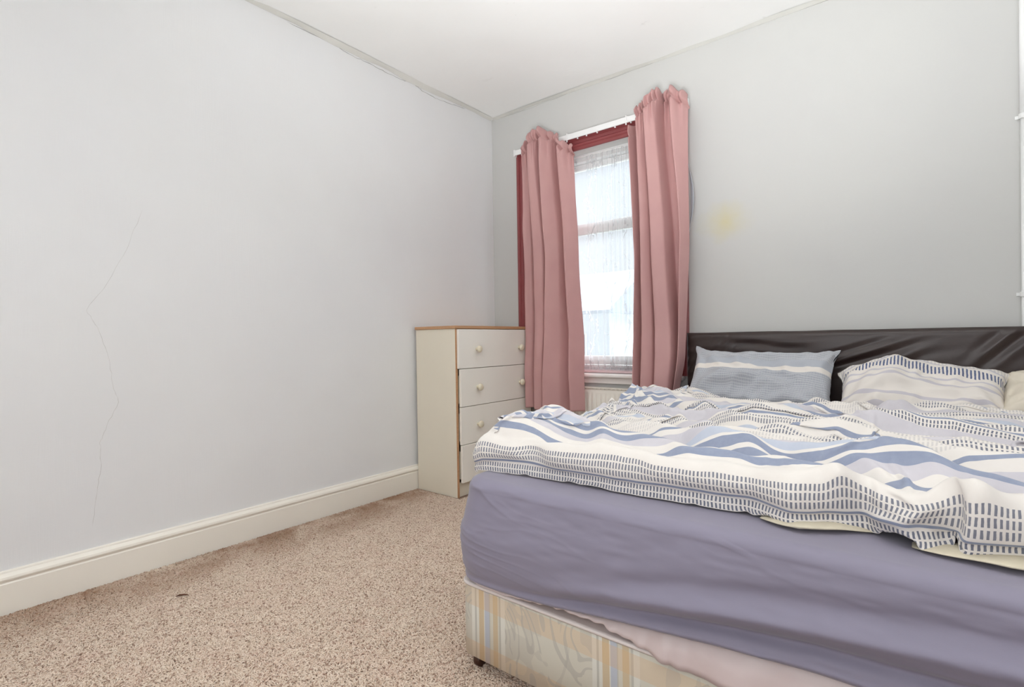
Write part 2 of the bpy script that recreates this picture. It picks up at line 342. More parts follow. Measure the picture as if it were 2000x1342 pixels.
def curtain(name, rows, topz, botz, seed, label, nx=300, nz=190):
    """rows: list of (z fraction from top, [(x, y) knots])"""
    def sharp(K):                                           # folds with creased edges: mostly straight runs, slightly rounded
        K = np.asarray(K, float); q = np.linspace(0, len(K)-1, nx); L_ = np.stack([np.interp(q, np.arange(len(K)), K[:, a]) for a in (0, 1)], -1)
        for _ in range(7): L_[1:-1] = (L_[:-2]+2*L_[1:-1]+L_[2:])/4
        return .7*L_+.3*catmull(K, nx)
    fr_ = np.array([r[0] for r in rows]); KK = np.array([sharp(r[1]) for r in rows])   # (nr, nx, 2)
    v = np.linspace(0, 1, nz); P = np.zeros((nx, nz, 3))
    # monotone smooth interpolation down the drop
    for j, f in enumerate(v):
        i = min(np.searchsorted(fr_, f, side='right')-1, len(fr_)-2); w = (f-fr_[i])/(fr_[i+1]-fr_[i]); w = w*w*(3-2*w)*.5+w*.5
        P[:, j, :2] = KK[i]*(1-w)+KK[i+1]*w
    u = np.linspace(0, 1, nx); tz = np.interp(u, np.linspace(0, 1, len(topz)), topz); tz = tz+.006*smoothnoise(nx, 2, 6, seed)[:, 0]
    bz = np.interp(u, np.linspace(0, 1, len(botz)), botz)
    P[:, :, 2] = tz[:, None]*(1-v)+bz[:, None]*v
    # pencil-pleat heading: tight gathers that fade below the tape
    drop = (tz[:, None]-P[:, :, 2]); ph = u*2*PI*9+3.2*smoothnoise(nx, 2, 17, seed+1)[:, 0]; pq = u*2*PI*19+3.5*smoothnoise(nx, 2, 9, seed+2)[:, 0]
    amp = .009*np.exp(-(drop/.07)**2); P[:, :, 1] += amp*np.sin(ph)[:, None]; P[:, :, 0] += amp*.5*np.cos(ph+1)[:, None]
    amp2 = .008*np.exp(-((drop-.035)/.035)**2)+.0035*np.exp(-((drop-.10)/.07)**2); P[:, :, 1] += amp2*np.sin(pq)[:, None]
    P[:, :, 1] += .016*np.exp(-((drop-.050)/.010)**2)                      # tape pulled in
    P[:, :, 1] -= (.012*np.exp(-((drop-.024)/.018)**2))*(.6+.7*np.sin(ph*.7+1))[:, None]
    P[:, :, 2] += .007*np.exp(-(drop/.025)**2)*(np.sin(ph*.6)+np.sin(pq*.8))[:, None]-.010*np.exp(-((drop-.05)/.03)**2)*(np.sin(ph*.37)**2)[:, None]
    cr_ = smoothnoise(nx, nz, 30, seed+5)*.004+smoothnoise(nx, nz, 12, seed+6)*.0015
    P[:, :, 1] += cr_*np.clip(drop/.1, 0, 1)
    P[:, :, 1] = -.064-1.6*np.maximum(-.064-P[:, :, 1], 0); P[:, :, 1] -= .022*np.clip((v-.72)/.15, 0, 1)[None, :]
    o0 = (float(P[:, :, 0].mean()), float(P[:, :, 1].mean()), float(bz.min()))
    root = empty(name, o0, label, 'curtain', 'pair of pink curtains at the window'); OFF[:] = list(o0)
    UV = np.stack(np.broadcast_arrays((u*1.1)[:, None], (v*1.9)[None, :]), -1)
    o = obj('curtain_cloth', grid_mesh('cloth', P, UV), MCUR, root)
    m = o.modifiers.new('s', 'SOLIDIFY'); m.thickness = .0025; m.offset = 0
    # hem seam at the bottom
    k = int(nz*.955); Q = P[:, k:k+2].copy()
    OFF[:] = [0, 0, 0]
    return root, P, o0
# knots (x, y): y more negative = towards the room
yL = [-.075, -.130, -.115, -.068, -.150, -.140, -.070, -.158, -.118, -.072, -.128, -.085]
kn = lambda xs_, ys_: list(zip(xs_, ys_))
topL = kn([.385, .412, .445, .468, .485, .535, .560, .585, .640, .665, .715, .800], yL)
midL = kn([.405, .420, .470, .500, .522, .590, .612, .625, .695, .722, .755, .825], yL)
lowL = kn([.412, .425, .475, .505, .528, .590, .604, .612, .700, .745, .790, .862], yL)
botL = kn([.422, .434, .485, .510, .532, .585, .598, .606, .710, .760, .800, .872], yL)
curtain('curtain', [(0, topL), (.07, topL), (.45, midL), (.8, lowL), (1, botL)],
        [2.315, 2.33, 2.345, 2.385, 2.355, 2.385, 2.40, 2.40, 2.395, 2.405, 2.40, 2.375, 2.35, 2.30, 2.26], [.485, .492, .497, .49, .48, .478, .485, .492, .49], 21,
        'dusty pink curtain hanging at the left side of the window, beside the chest of drawers')
yR = [-.085, -.150, -.068, -.148, -.130, -.066, -.165, -.150, -.085, -.080, -.145, -.100]
topR = kn([1.226, 1.245, 1.274, 1.292, 1.327, 1.342, 1.354, 1.407, 1.422, 1.455, 1.500, 1.574], yR)
mdR = kn([1.250, 1.270, 1.298, 1.310, 1.357, 1.376, 1.386, 1.455, 1.473, 1.520, 1.545, 1.574], yR)
lwR = kn([1.234, 1.258, 1.296, 1.308, 1.372, 1.396, 1.406, 1.488, 1.502, 1.515, 1.528, 1.545], yR)
btR = kn([1.230, 1.260, 1.292, 1.300, 1.362, 1.384, 1.392, 1.460, 1.470, 1.476, 1.482, 1.488], yR)
curtain('curtain', [(0, topR), (.07, topR), (.45, mdR), (.8, lwR), (1, btR)],
        [2.15, 2.24, 2.30, 2.345, 2.385, 2.365, 2.37, 2.415, 2.43, 2.425, 2.41, 2.35], [.49, .485, .48, .478, .48, .49], 31,
        'dusty pink curtain hanging at the right side of the window, beside the headboard')
# curled grey lining edge showing past the right curtain is part of that curtain
rc = [o for o in C.objects if o.name.startswith('curtain') and o.type == 'EMPTY' and 'right side' in o.get('label', '')][0]
n = 40; zz = np.linspace(1.98, 1.58, n); bul = np.sin(np.linspace(0, PI, n)); OFF[:] = list(rc.location)
P = np.zeros((5, n, 3))
for i in range(5): P[i] = np.stack([1.556+bul*(.008+.0055*i), np.full(n, -.06)-.004*i+.01*bul, zz], -1)
o = obj('lining', grid_mesh('lining', P), MLIN, rc, label='pale grey lining edge'); m = o.modifiers.new('s', 'SOLIDIFY'); m.thickness = .002
OFF[:] = [0, 0, 0]

# ------------------------------------------------------------------ net curtain
t = NT('white_net'); uv = t.obj(src='UV')
sepn = t.n('SeparateXYZ'); t.l(uv, sepn.inputs[0]); U, V = sepn.outputs[0], sepn.outputs[1]
# woven sprigs: wandering stems with leaves
nz_ = t.noise(4, 2, .5, uv)
stem_x = t.math('ADD', t.math('MULTIPLY', t.math('SINE', t.math('MULTIPLY', V, 17.0)), .035), t.math('MULTIPLY', nz_, .12))
du = t.math('ABSOLUTE', t.math('SUBTRACT', t.math('FRACT', t.math('MULTIPLY', t.math('ADD', U, stem_x), 4.6)), .5))
stem = t.math('LESS_THAN', du, .022)
vo = t.n('TexVoronoi', feature='F1'); vo.inputs['Scale'].default_value = 1; vo.inputs['Randomness'].default_value = 1
mp = t.obj((48, 34, 1), rot=(0, 0, .6), src='UV'); t.l(mp, vo.inputs['Vector'])
leaf = t.math('MULTIPLY', t.math('MULTIPLY', t.math('LESS_THAN', vo.outputs['Distance'], .40), t.math('GREATER_THAN', vo.outputs['Distance'], .20)), t.math('GREATER_THAN', t.math('ADD', t.math('LESS_THAN', du, .17), t.math('GREATER_THAN', t.noise(9, 2, .5, uv), .62)), .5))
leaf = t.math('MULTIPLY', leaf, t.math('GREATER_THAN', t.noise(7, 1, .5, t.obj((1, 1, 1), loc=(3, 7, 0), src='UV')), .46))
bord = t.math('LESS_THAN', V, .018)
pat = t.math('MAXIMUM', t.math('MAXIMUM', stem, leaf), bord, clamp=True)
op = t.math('ADD', t.math('MULTIPLY', pat, .46), .24)
lw = t.n('LayerWeight'); lw.inputs[0].default_value = .35; op = t.math('ADD', op, t.math('MULTIPLY', lw.outputs['Facing'], .5), clamp=True)
df = t.n('BsdfDiffuse'); df.inputs[0].default_value = (.72, .73, .74, 1); tl = t.n('BsdfTranslucent'); tl.inputs[0].default_value = (.42, .43, .45, 1)
m1 = t.n('MixShader'); m1.inputs[0].default_value = .55; t.l(df.outputs[0], m1.inputs[1]); t.l(tl.outputs[0], m1.inputs[2])
tp = t.n('BsdfTransparent'); m2 = t.n('MixShader'); t.l(op, m2.inputs[0]); t.l(tp.outputs[0], m2.inputs[1]); t.l(m1.outputs[0], m2.inputs[2]); t.l(m2.outputs[0], t.out.inputs[0]); MNET = t.m
nx, nz = 420, 60; u = np.linspace(0, 1, nx)
# flat on the left, gathered in pleats on the right
dens = .35+1.0*(1/(1+np.exp(-(u-.52)*14))); arc = np.cumsum(dens)/dens.sum(); xpos = .37+1.035*u
ph = np.cumsum(dens)/nx*2*PI*26
v = np.linspace(0, 1, nz); zt, zb = 2.235, .757
P = np.zeros((nx, nz, 3)); am = .003+.013*np.clip((u-.40)*3.5, 0, 1)
irr = smoothnoise(nx, 2, 11, 55)[:, 0]
P[:, :, 0] = (xpos+.004*irr)[:, None]+(.004*np.sin(ph*.31))[:, None]*v
P[:, :, 1] = .052+(am*np.sin(ph+1.5*irr))[:, None]*(.55+.45*v)+(.004*np.sin(ph*.5+2))[:, None]
P[:, :, 2] = (zt-.012*u)[:, None]*(1-v)+zb*v
UV = np.stack(np.broadcast_arrays((np.cumsum(np.sqrt((xpos[1]-xpos[0])**2+np.diff(P[:, -1, 1], prepend=P[0, -1, 1])**2)))[:, None], (1-v)[None, :]*(zt-zb)), -1)
OFF[:] = [.89, .05, zb]
net = empty('net_curtain', tuple(OFF), 'sheer white patterned net curtain hanging inside the window recess between the pink curtains', 'net curtain')
obj('net_cloth', grid_mesh('net', P, UV), MNET, net)
bm = bmesh.new(); tube(bm, [(x0+.002, .052, 2.238), (.9, .052, 2.232), (x1-.002, .052, 2.226)], .003, 8); obj('curtain_wire', bm, MWHITE, net, True)
OFF[:] = [0, 0, 0]

# ------------------------------------------------------------------ radiator
rad = empty('radiator', (.89, -.05, .12), 'white ridged panel radiator under the window sill, between chest and bed', 'radiator'); OFF[:] = [.89, -.05, .12]
nx = 331; xs = np.linspace(.44, 1.46, nx); zs = np.array([.15, .158, .175, .205, .23, .40, .56, .585, .605, .622, .636]); P = np.zeros((nx, len(zs), 3))
ph = (xs*1000 % 34)/34; rid = .5-.5*np.cos(ph*2*PI); rid = np.clip(rid*1.6-.2, 0, 1)
for j, z in enumerate(zs):
    k = 1 if .22 < z < .57 else (.35 if z in (.205, .585) else 0); bk = .008 if j in (0, len(zs)-1) else 0
    P[:, j] = np.stack([xs, -.058-.009*rid*k+bk, np.full(nx, z)], -1)
obj('front_panel', grid_mesh('rad', P), MRAD, rad)
obj('back_panel', boxes([(.445, 1.455, -.046, -.036, .155, .63)], .003), MRAD, rad)
obj('top_grille', boxes([(.44, 1.46, -.0655, -.03, .638, .645)]+[(x, x+.012, -.060, -.034, .632, .6375) for x in np.arange(.46, 1.44, .03)]), MRAD, rad)
for x in (.4365, 1.4635): obj('side_panel', boxes([(x-.0035, x+.0035, -.062, -.03, .15, .645)], .001), MRAD, rad)
for x in (.6, 1.3): obj('bracket', boxes([(x-.015, x+.015, -.0359, -.0005, .2, .6)]), MRAD, rad)
OFF[:] = [0, 0, 0]

# ------------------------------------------------------------------ chest of drawers
CX0, CX1, CY0, CY1, CZ = .026, .385, -.828, -.088, 1.06
ch = empty('chest_of_drawers', (.2, -.45, 0), 'tall cream chest of drawers with a wood-edged top and round ivory knobs, in the corner', 'chest of drawers'); OFF[:] = [.2, -.45, 0]
obj('side_panel', boxes([(CX0, CX1-.003, CY0, CY0+.017, .002, 1.041)], .0008), MLAM, ch)
obj('side_panel', boxes([(CX0, CX1-.003, CY1-.017, CY1, .002, 1.041)], .0008), MLAM, ch)
obj('edge_strip', boxes([(CX1-.003, CX1, CY0, CY0+.017, .002, 1.041)], .0006), MWOOD, ch, label='wood-effect front edge')
obj('edge_strip', boxes([(CX1-.003, CX1, CY1-.017, CY1, .002, 1.041)], .0006), MWOOD, ch, label='wood-effect front edge')
obj('top_panel', boxes([(CX0-.004, CX1+.008, CY0-.008, CY1+.006, 1.0415, 1.0605)], .002), [MWOOD], ch, label='wood-effect top')
obj('back_panel', boxes([(CX0+.002, CX0+.006, CY0+.0175, CY1-.0175, .05, 1.04)]), MLAM, ch)
obj('plinth', boxes([(CX1-.03, CX1-.012, CY0+.0175, CY1-.0175, .002, .088)]), MLAM, ch)
zs = [(.795, 1.038), (.5595, .7915), (.326, .5560), (.092, .3225)]
for i, (a, b) in enumerate(zs):
    dx = (0, .004, .003, .006)[i]; dy = (.0, .006, .006, .009)[i]; ya, yb = CY0+.0175+dy*.6, CY1-.0005
    if i == 0: ya, yb = CY0+.010, CY1-.0005
    fx = CX1+.0005
    d = obj('drawer', boxes([(fx+dx, fx+dx+.016, ya, yb, a, b)], .002), MDRAW, ch)
    obj('drawer_box', boxes([(CX0+.02, fx+dx-.001, CY0+.03, CY0+.04, a+.02, b-.04), (CX0+.02, fx+dx-.001, CY1-.04, CY1-.03, a+.02, b-.04), (CX0+.02, fx+dx-.001, CY0+.04, CY1-.04, a+.02, a+.026)]), MLAM, d)
    for ky in (-.655, -.218):
        kb = lathe([(0, .010), (.006, .009), (.012, .009), (.016, .016), (.022, .0215), (.028, .0225), (.033, .020), (.037, .014), (.039, .006)], 'x', 28)
        k = obj('knob', kb, MKNOB, d, True); k.location = (fx+dx+.016-.2, ky+.45, (a+b)/2-.003)
OFF[:] = [0, 0, 0]
# ------------------------------------------------------------------ wall conduit
pipe = empty('pipe', (2.953, -.015, 0), 'thin white painted pipe running up the back wall at the right edge', 'pipe'); OFF[:] = [2.953, -.015, 0]
PX = 2.958
bm = bmesh.new(); tube(bm, [(PX, -.016, 1.885), (PX, -.016, H-.006)], .0115, 20); obj('pipe_length', bm, MWHITE, pipe, True)
bm = bmesh.new(); tube(bm, [(PX, -.016, .002), (PX, -.016, 1.884)], .0095, 20); obj('pipe_length', bm, MWHITE, pipe, True)
for z in (1.882, 1.13):
    bm = bmesh.new(); tube(bm, [(PX, -.016, z-.010), (PX, -.016, z-.004), (PX, -.016, z+.004), (PX, -.016, z+.010)], .0145, 20); box(bm, PX-.024, PX+.024, -.004, -.0005, z-.007, z+.007)
    obj('clip', bm, MWHITE, pipe)
OFF[:] = [0, 0, 0]

# ------------------------------------------------------------------ outside
MHO = plain('pale_render', (228, 231, 238), .9, .08, 1); MRO = plain('slate_roof', (196, 202, 216), .8, .15, 3)
ho = empty('house', (-10.5, 17, -3), 'pale rendered house with a slate roof seen through the net curtain', 'house'); OFF[:] = [-10.5, 17, -3]
obj('wall', boxes([(-14, -6.9, 15, 21, -3, 2.0)]), MHO, ho)
bm = bmesh.new(); sweep(bm, [(0, -3.4, 0), (0, 0, 1.9), (0, 3.4, 0), (0, 3.2, -.1), (0, -3.2, -.1)], (-14.2, 18, 2.05), (-6.7, 18, 2.05)); obj('roof', bm, MRO, ho)
obj('chimney', boxes([(-11.5, -10.8, 17.6, 18.4, 3.2, 4.5)], .02), MHO, ho)
for x in (-12.6, -10.5, -8.4):
    f = obj('window', boxes([(x-.5, x+.5, 14.93, 15.0, -.2, 1.2)], .02), MWHITE, ho); obj('pane', boxes([(x-.42, x+.42, 14.91, 14.929, -.12, 1.12)]), plain('dark_glass', (90, 100, 115), .1), f)
OFF[:] = [0, 0, 0]
structure('ground', boxes([(-40, 40, 1, 60, -3.2, -3.0)]), plain('garden_ground', (190, 194, 186), .95, .2, 2))
#BED
# ------------------------------------------------------------------ bed: divan base with headboard
BX0, BX1, BY0, BY1 = 1.535, 3.07, -1.985, -.085
DZ0, DZ1 = .042, .258
t = NT('damask_ticking'); tcx = t.n('TexCoord'); sp_ = t.n('SeparateXYZ'); t.l(tcx.outputs['Object'], sp_.inputs[0])
X_, Y_, Z_ = sp_.outputs; s_ = t.math('ADD', X_, Y_)
st = t.math('FRACT', t.math('MULTIPLY', t.math('ADD', s_, 1.685+2.0), 1/.40))           # repeat of 40 cm
cream, grey, ochre, blue, pale = lin(206, 202, 188), lin(186, 184, 174), lin(200, 182, 152), lin(182, 187, 196), lin(216, 214, 204)
base = t.ramp(st, [(0, pale), (.03, grey), (.045, pale), (.07, ochre), (.115, pale), (.125, blue), (.165, grey), (.175, cream), (.20, ochre), (.245, cream), (.255, grey), (.27, pale), (.31, cream)], 'CONSTANT')
h_ = t.ramp(t.math('FRACT', t.math('MULTIPLY', t.math('ADD', Z_, t.math('MULTIPLY', s_, .02)), 1/.155)), [(0, (0, 0, 0)), (.05, (1, 1, 1)), (.38, (0, 0, 0))], 'CONSTANT')
base = t.mix(t.math('MULTIPLY', h_, .35), base, lin(212, 172, 122))
oc = t.obj((1, 1, .7), (3, 1, 2)); fl = t.noise(6.5, 1, .4, oc, 1.8); fr_ = t.math('FRACT', t.math('MULTIPLY', fl, 8)); line = t.math('LESS_THAN', t.math('ABSOLUTE', t.math('SUBTRACT', fr_, .5)), .13)
panel = t.math('GREATER_THAN', st, .31); petal = t.math('GREATER_THAN', t.noise(7, 1, .4, oc, 1.8), .53)
base = t.mix(t.math('MULTIPLY', t.math('MULTIPLY', t.math('MULTIPLY', line, t.math('GREATER_THAN', t.noise(8, 2, .5, oc), .47)), panel), .5), base, lin(170, 166, 158)); base = t.mix(t.math('MULTIPLY', t.math('MULTIPLY', petal, panel), .22), base, lin(160, 155, 150))
t.set(base, .5); t.bump(t.noise(1, 2, .6, t.obj((500, 500, 90))), .2, .001); MDIV = t.m
MPIPE = plain('white_satin_piping', (226, 216, 212), .4, .05, 20); MDARK = plain('black_base_cloth', (38, 40, 40), .9)
t = NT('pink_satin_ticking'); n = t.noise(6, 3, .6, t.obj()); t.set(t.mix(n, lin(214, 198, 195), lin(200, 182, 180)), .33); t.bump(t.noise(11, 2, .5, t.obj((1, 1, .6)), .8), .45, .012); MSAT = t.m
t = NT('dark_brown_faux_leather'); n = t.noise(5, 4, .6, t.obj()); t.set(t.mix(n, lin(60, 46, 42), lin(44, 34, 33)), .30); vo = t.n('TexVoronoi'); t.l(t.obj((320, 320, 320)), vo.inputs['Vector']); vo.inputs['Scale'].default_value = 1
t.bump(vo.outputs['Distance'], .12, .001); MLEA = t.m
t = NT('lavender_jersey'); n = t.noise(3, 3, .5, t.obj()); t.set(t.mix(n, lin(139, 134, 152), lin(130, 125, 142)), .7, Sheen_Weight=.2); t.bump(t.noise(1, 2, .6, t.obj((500, 500, 500))), .08, .001); MJER = t.m
MCAS = plain('brown_caster_wheel', (70, 42, 30), .3)
bed = empty('bed', (2.31, -1.03, 0), 'double bed with a cream damask divan base and a dark brown leather headboard', 'bed'); OFF[:] = [2.31, -1.03, 0]
def rounded_slab(name, x0, x1, y0, y1, z0, z1, r, mat, parent, nz=14, n=120, zfun=None, bulge=None, top=True, lab=None):
    """closed ring wall with rounded corners, capped"""
    cor = []
    def arc(cx, cy, a0, k=10): return [(cx+r*math.cos(a0+PI/2*i/k), cy+r*math.sin(a0+PI/2*i/k), math.cos(a0+PI/2*i/k), math.sin(a0+PI/2*i/k)) for i in range(k+1)]
    def seg(a, b, k): return [(a[0]+(b[0]-a[0])*i/k, a[1]+(b[1]-a[1])*i/k, a[2], a[3]) for i in range(1, k)]
    A = arc(x0+r, y0+r, PI); B = arc(x1-r, y0+r, 1.5*PI); D = arc(x1-r, y1-r, 0); E_ = arc(x0+r, y1-r, PI/2)
    ring = A+seg(A[-1], B[0], n)+B+seg(B[-1], D[0], 40)+D+seg(D[-1], E_[0], n//2)+E_+seg(E_[-1], A[0], 40)
    R_ = np.array(ring); return R_
def slab_obj(name, ring, levels, mat, parent, lab=None, close=True):
    """levels: list of (offset outward, z array or scalar)"""
    P = np.zeros((len(ring), len(levels), 3))
    for j, (o_, z) in enumerate(levels):
        P[:, j, 0] = ring[:, 0]+ring[:, 2]*o_; P[:, j, 1] = ring[:, 1]+ring[:, 3]*o_; P[:, j, 2] = z
    me = grid_mesh(name, P, None, wrapu=True); 
    if close:
        bm = bmesh.new(); bm.from_mesh(me); bm.verts.ensure_lookup_table(); nl = len(levels)
        bm.faces.new([bm.verts[i*nl] for i in range(len(ring))]); bm.faces.new([bm.verts[i*nl+nl-1] for i in range(len(ring))])
        bmesh.ops.recalc_face_normals(bm, faces=bm.faces)
        for f in bm.faces: f.smooth = len(f.verts) == 4
        bm.to_mesh(me); bm.free()
    return obj(name, me, mat, parent, label=lab)
rg = rounded_slab('', BX0, BX1, BY0, BY1, 0, 0, .035, None, None)
dzt = DZ1
slab_obj('divan_base', rg, [(-.006, DZ0), (0, DZ0+.004), (.001, .15), (0, dzt-.012), (-.004, dzt-.006)], MDIV, bed)
slab_obj('piping', rg, [(-.008, dzt-.007), (.002, dzt-.008), (.005, dzt-.003), (.003, dzt+.002), (-.008, dzt+.001)], MPIPE, bed, 'white satin piping')
# ruched piping tufts
slab_obj('top_cloth', rg, [(-.010, dzt-.004), (-.010, dzt-.001)], MDARK, bed, 'black top cloth')
for x in (BX0+.045, BX1-.08):
    for y in (BY0+.034, BY1-.1):
        cst = obj('caster_wheel', lathe([(-.012, .012), (-.012, .0185), (-.009, .021), (.009, .021), (.012, .0185), (.012, .012)], 'x', 24), MCAS, bed, True); cst.location = (x-2.31, y+1.03, .0215)
# headboard: padded, with creases pulled towards the left end
nx, nz = 260, 90; u = np.linspace(0, 1, nx); v = np.linspace(0, 1, nz); HX0, HX1, HZ0, HZ1 = 1.532, 3.085, .26, .993
P = np.zeros((nx, nz, 3)); X = HX0+(HX1-HX0)*u; 
Z = HZ0+(HZ1-HZ0)*v; XX, ZZ = np.meshgrid(X, Z, indexing='ij')
e = np.minimum(np.minimum(XX-HX0, HX1-XX), HZ1-ZZ); rr_ = .03; pad = -.058-.022*np.sqrt(1-(1-np.clip(e/rr_, 0, 1))**2)
dl = XX-HX0; dt = HZ1-ZZ
cre = np.exp(-dl/.14)*np.sin((dt+dl*.95+.030*smoothnoise(nx, nz, 24, 3))*2*PI/.052)*.0026*(.6+.6*smoothnoise(nx, nz, 16, 8))
cre += np.exp(-((dt-.05-dl*.05)/.03)**2)*.0025*np.sin((dl*1.0+dt*3)*2*PI/.31)*np.exp(-dl/.7)
cre += .004*smoothnoise(nx, nz, 38, 6)*np.clip(e/.05, 0, 1)
for (cx, cz, L, ang, a) in [(2.38, .86, .16, .35, .006), (2.47, .80, .12, .5, .004), (2.9, .93, .12, .8, .004), (1.9, .94, .2, -.1, .003)]:
    c_, s_i = math.cos(ang), math.sin(ang); a1 = (XX-cx)*c_+(ZZ-cz)*s_i; a2 = -(XX-cx)*s_i+(ZZ-cz)*c_; cre += a*np.exp(-(a1/L)**2)*np.sin(a2*2*PI/.07)*np.exp(-(a2/.05)**2)
P[:, :, 0] = XX; P[:, :, 2] = ZZ+.002*smoothnoise(nx, 2, 25, 2)[:, :1]*v; P[:, :, 1] = pad-1.7*cre*np.clip(e/.01, 0, 1)
hb = obj('headboard', grid_mesh('hb', P), MLEA, bed)
obj('headboard_frame', boxes([(HX0, HX1, -.058, -.030, HZ0, HZ1-.002)], .006), MLEA, bed)
for x in (1.85, 2.77): obj('headboard_leg', boxes([(x-.03, x+.03, -.029, -.0245, .03, .6)], .001), MDARK, bed)
bm = bmesh.new()
for k in range(60):
    z = HZ1-.012-k*.0115; box(bm, HX0-.0012, HX0+.0005, -.050, -.044, z-.0035, z+.0035)
obj('stitching', bm, MPIPE, bed, kind=None, label='pale stitched end seam')
OFF[:] = [0, 0, 0]

# ------------------------------------------------------------------ mattress and fitted sheet
mat_ = empty('mattress', (2.31, -1.03, .262), 'thick mattress with a pink satin border resting on the divan base', 'mattress'); OFF[:] = [2.31, -1.03, .262]
rgm = rounded_slab('', BX0-.002, BX1+.002, BY0+.002, BY1+.001, 0, 0, .07, None, None)
front = np.exp(-np.clip(rgm[:, 1]-BY0, 0, 9)/.05)
def liftf(x): return .022*np.clip((x-1.72)/.2, 0, 1)*np.clip((2.22-x)/.25, 0, 1)
lift = liftf(rgm[:, 0])*front
mb = slab_obj('mattress_body', rgm, [(-.03, .2605+lift), (-.012, .263+lift), (-.006, .274+lift*.8), (-.03, .31+lift*.5), (-.03, .40), (-.02, .50), (-.02, .535), (-.04, .552)], MSAT, mat_)
# satin border sag over the divan on the right and ruffled lower seam
n = 220; xs = np.linspace(1.60, BX1-.1, n); P = np.zeros((n, 8, 3)); w = np.clip((xs-2.02)/.15, 0, 1)
ruf = .003*smoothnoise(n, 2, 3, 5)[:, 0]+.004*smoothnoise(n, 2, 9, 6)[:, 0]
for j, f in enumerate(np.linspace(0, 1, 8)):
    zt_ = np.interp(xs, xr[:270][rgs[:270,1]<BY0+.001] if False else [1.5, 1.70, 1.80, 1.88, 2.02, 2.15, 2.31, 2.46, 3.1], [.268, .269, .274, .281, .300, .313, .329, .340, .352])+.02; zb_ = .262+liftf(xs)*1.0-.014*w
    P[:, j] = np.stack([xs, BY0+.034*(1-f)-.004*f-.010*w*math.sin(f*PI)-.006*w*f+ruf*f*1.2, zt_*(1-f)+(zb_+ruf*.6)*f], -1)
o = obj('satin_border', grid_mesh('sb', P), MSAT, mat_); m = o.modifiers.new('s', 'SOLIDIFY'); m.thickness = .004
OFF[:] = [0, 0, 0]
sh = empty('fitted_sheet', (2.31, -1.03, .27), 'lavender jersey fitted sheet stretched over the mattress, riding up at the foot', 'sheet'); OFF[:] = [2.31, -1.03, .27]
rgs = rounded_slab('', BX0, BX1, BY0, BY1, 0, 0, .085, None, None, n=420)
xr = rgs[:, 0]; frn = np.exp(-np.clip(rgs[:, 1]-BY0, 0, 9)/.08)
hem = np.interp(xr, [1.5, 1.70, 1.80, 1.88, 2.02, 2.15, 2.31, 2.46, 3.1], [.268, .269, .274, .281, .300, .313, .329, .340, .352])
hem = .268*(1-frn)+hem*frn
L = 130; fv = np.linspace(0, 1, L); P = np.zeros((len(rgs), L, 3)); ZT = .565
cum = np.concatenate([[0], np.cumsum(np.hypot(np.diff(rgs[:, 0]), np.diff(rgs[:, 1])))]); nr = len(rgs)
N1 = smoothnoise(nr, L, 18, 71); N2 = smoothnoise(nr, L*3, 14, 72); N3 = smoothnoise(nr, L, 40, 73)
for j, f in enumerate(fv):
    zz = hem*(1-f)+ZT*f if f < .8 else None
    g = min(f/.80, 1)                                   # side wall part
    z = hem+(ZT-.030-hem)*g; off = .002+.034*math.sin(PI*min(g, 1)**.8)*(1-.3*g)*(1-.35*frn*np.clip((xr-1.8)/.6, 0, 1))
    if f > .80:
        a = (f-.80)/.20*PI/2; z = ZT-.030+.030*math.sin(a)+0*hem; off = off-.036*(1-math.cos(a))
    hz = z-hem                                          # height over the hem
    roll = .007*np.exp(-((hz-.010)/.009)**2)             # elastic tube
    xx = np.clip(xr-1.72, 0, 2)
    # deep tuck that opens towards the right above the elastic, then a second soft one
    c1 = .024+.030*xx; grv = -.024*np.clip(xx/.5, 0, 1)*np.exp(-((hz-c1)/(.008+.008*xx))**2)
    c2 = .05+.055*xx; rdg = .010*np.clip(xx/.5, 0, 1)*np.exp(-((hz-c2)/.016)**2)-.008*np.clip(xx/.6, 0, 1)*np.exp(-((hz-c2-.04)/.02)**2)
    # drag lines fanning from the left corner
    fan = .0012*np.sin((hz*55+cum*3.0+1.3*N3[:, j])*1.0)*np.exp(-np.clip(xr-1.5, 0, 2)/.35)+.0013*np.sin(hz*75-(xr-1.5)*13+3*N3[:, j])*(.5+.5*N1[:, j])
    pk = np.exp(-np.clip(cum_-1.50, 0, 9)/.12) if False else np.exp(-np.clip(xr-1.52, 0, 2)/.13)
    dr = .0045*crest(vnoise((xr-rgs[:, 1])*4+3, (z+.10*(xr-1.5))*44+vnoise(xr*6, z*9, 501)*1.5, 502), 2.2)*pk
    dr = dr+.0034*crest(vnoise(xr*2.2+7, (z+.42*(xr-1.5))*20+vnoise(xr*3, z*6, 503)*1.2, 504), 2.6)*np.clip(.35+1.2*vnoise(xr*3, z*5, 505), 0, 1)
    dr = dr+.0016*crest(vnoise(xr*7, (z+.25*xr)*60, 506), 2.6)*np.clip(.1+1.3*vnoise(xr*5+2, z*9, 507), 0, 1)
    idx = int(min(j*3, L*3-1)); wr = .0007*N2[:, idx]+.0004*N1[:, j]
    o_ = off+(roll*1.3+grv+rdg*1.2)*frn+(fan+wr+dr)*(1 if f < .85 else max(0, (1-f)/.15))
    P[:, j, 0] = rgs[:, 0]+rgs[:, 2]*o_; P[:, j, 1] = np.minimum(rgs[:, 1]+rgs[:, 3]*o_, BY1+.002); P[:, j, 2] = z
me = grid_mesh('sheet', P, None, wrapu=True); bm = bmesh.new(); bm.from_mesh(me); bm.verts.ensure_lookup_table()
f_ = bm.faces.new([bm.verts[i*L+L-1] for i in range(len(rgs))]); f_.smooth = True; bmesh.ops.recalc_face_normals(bm, faces=bm.faces); bm.to_mesh(me); bm.free()
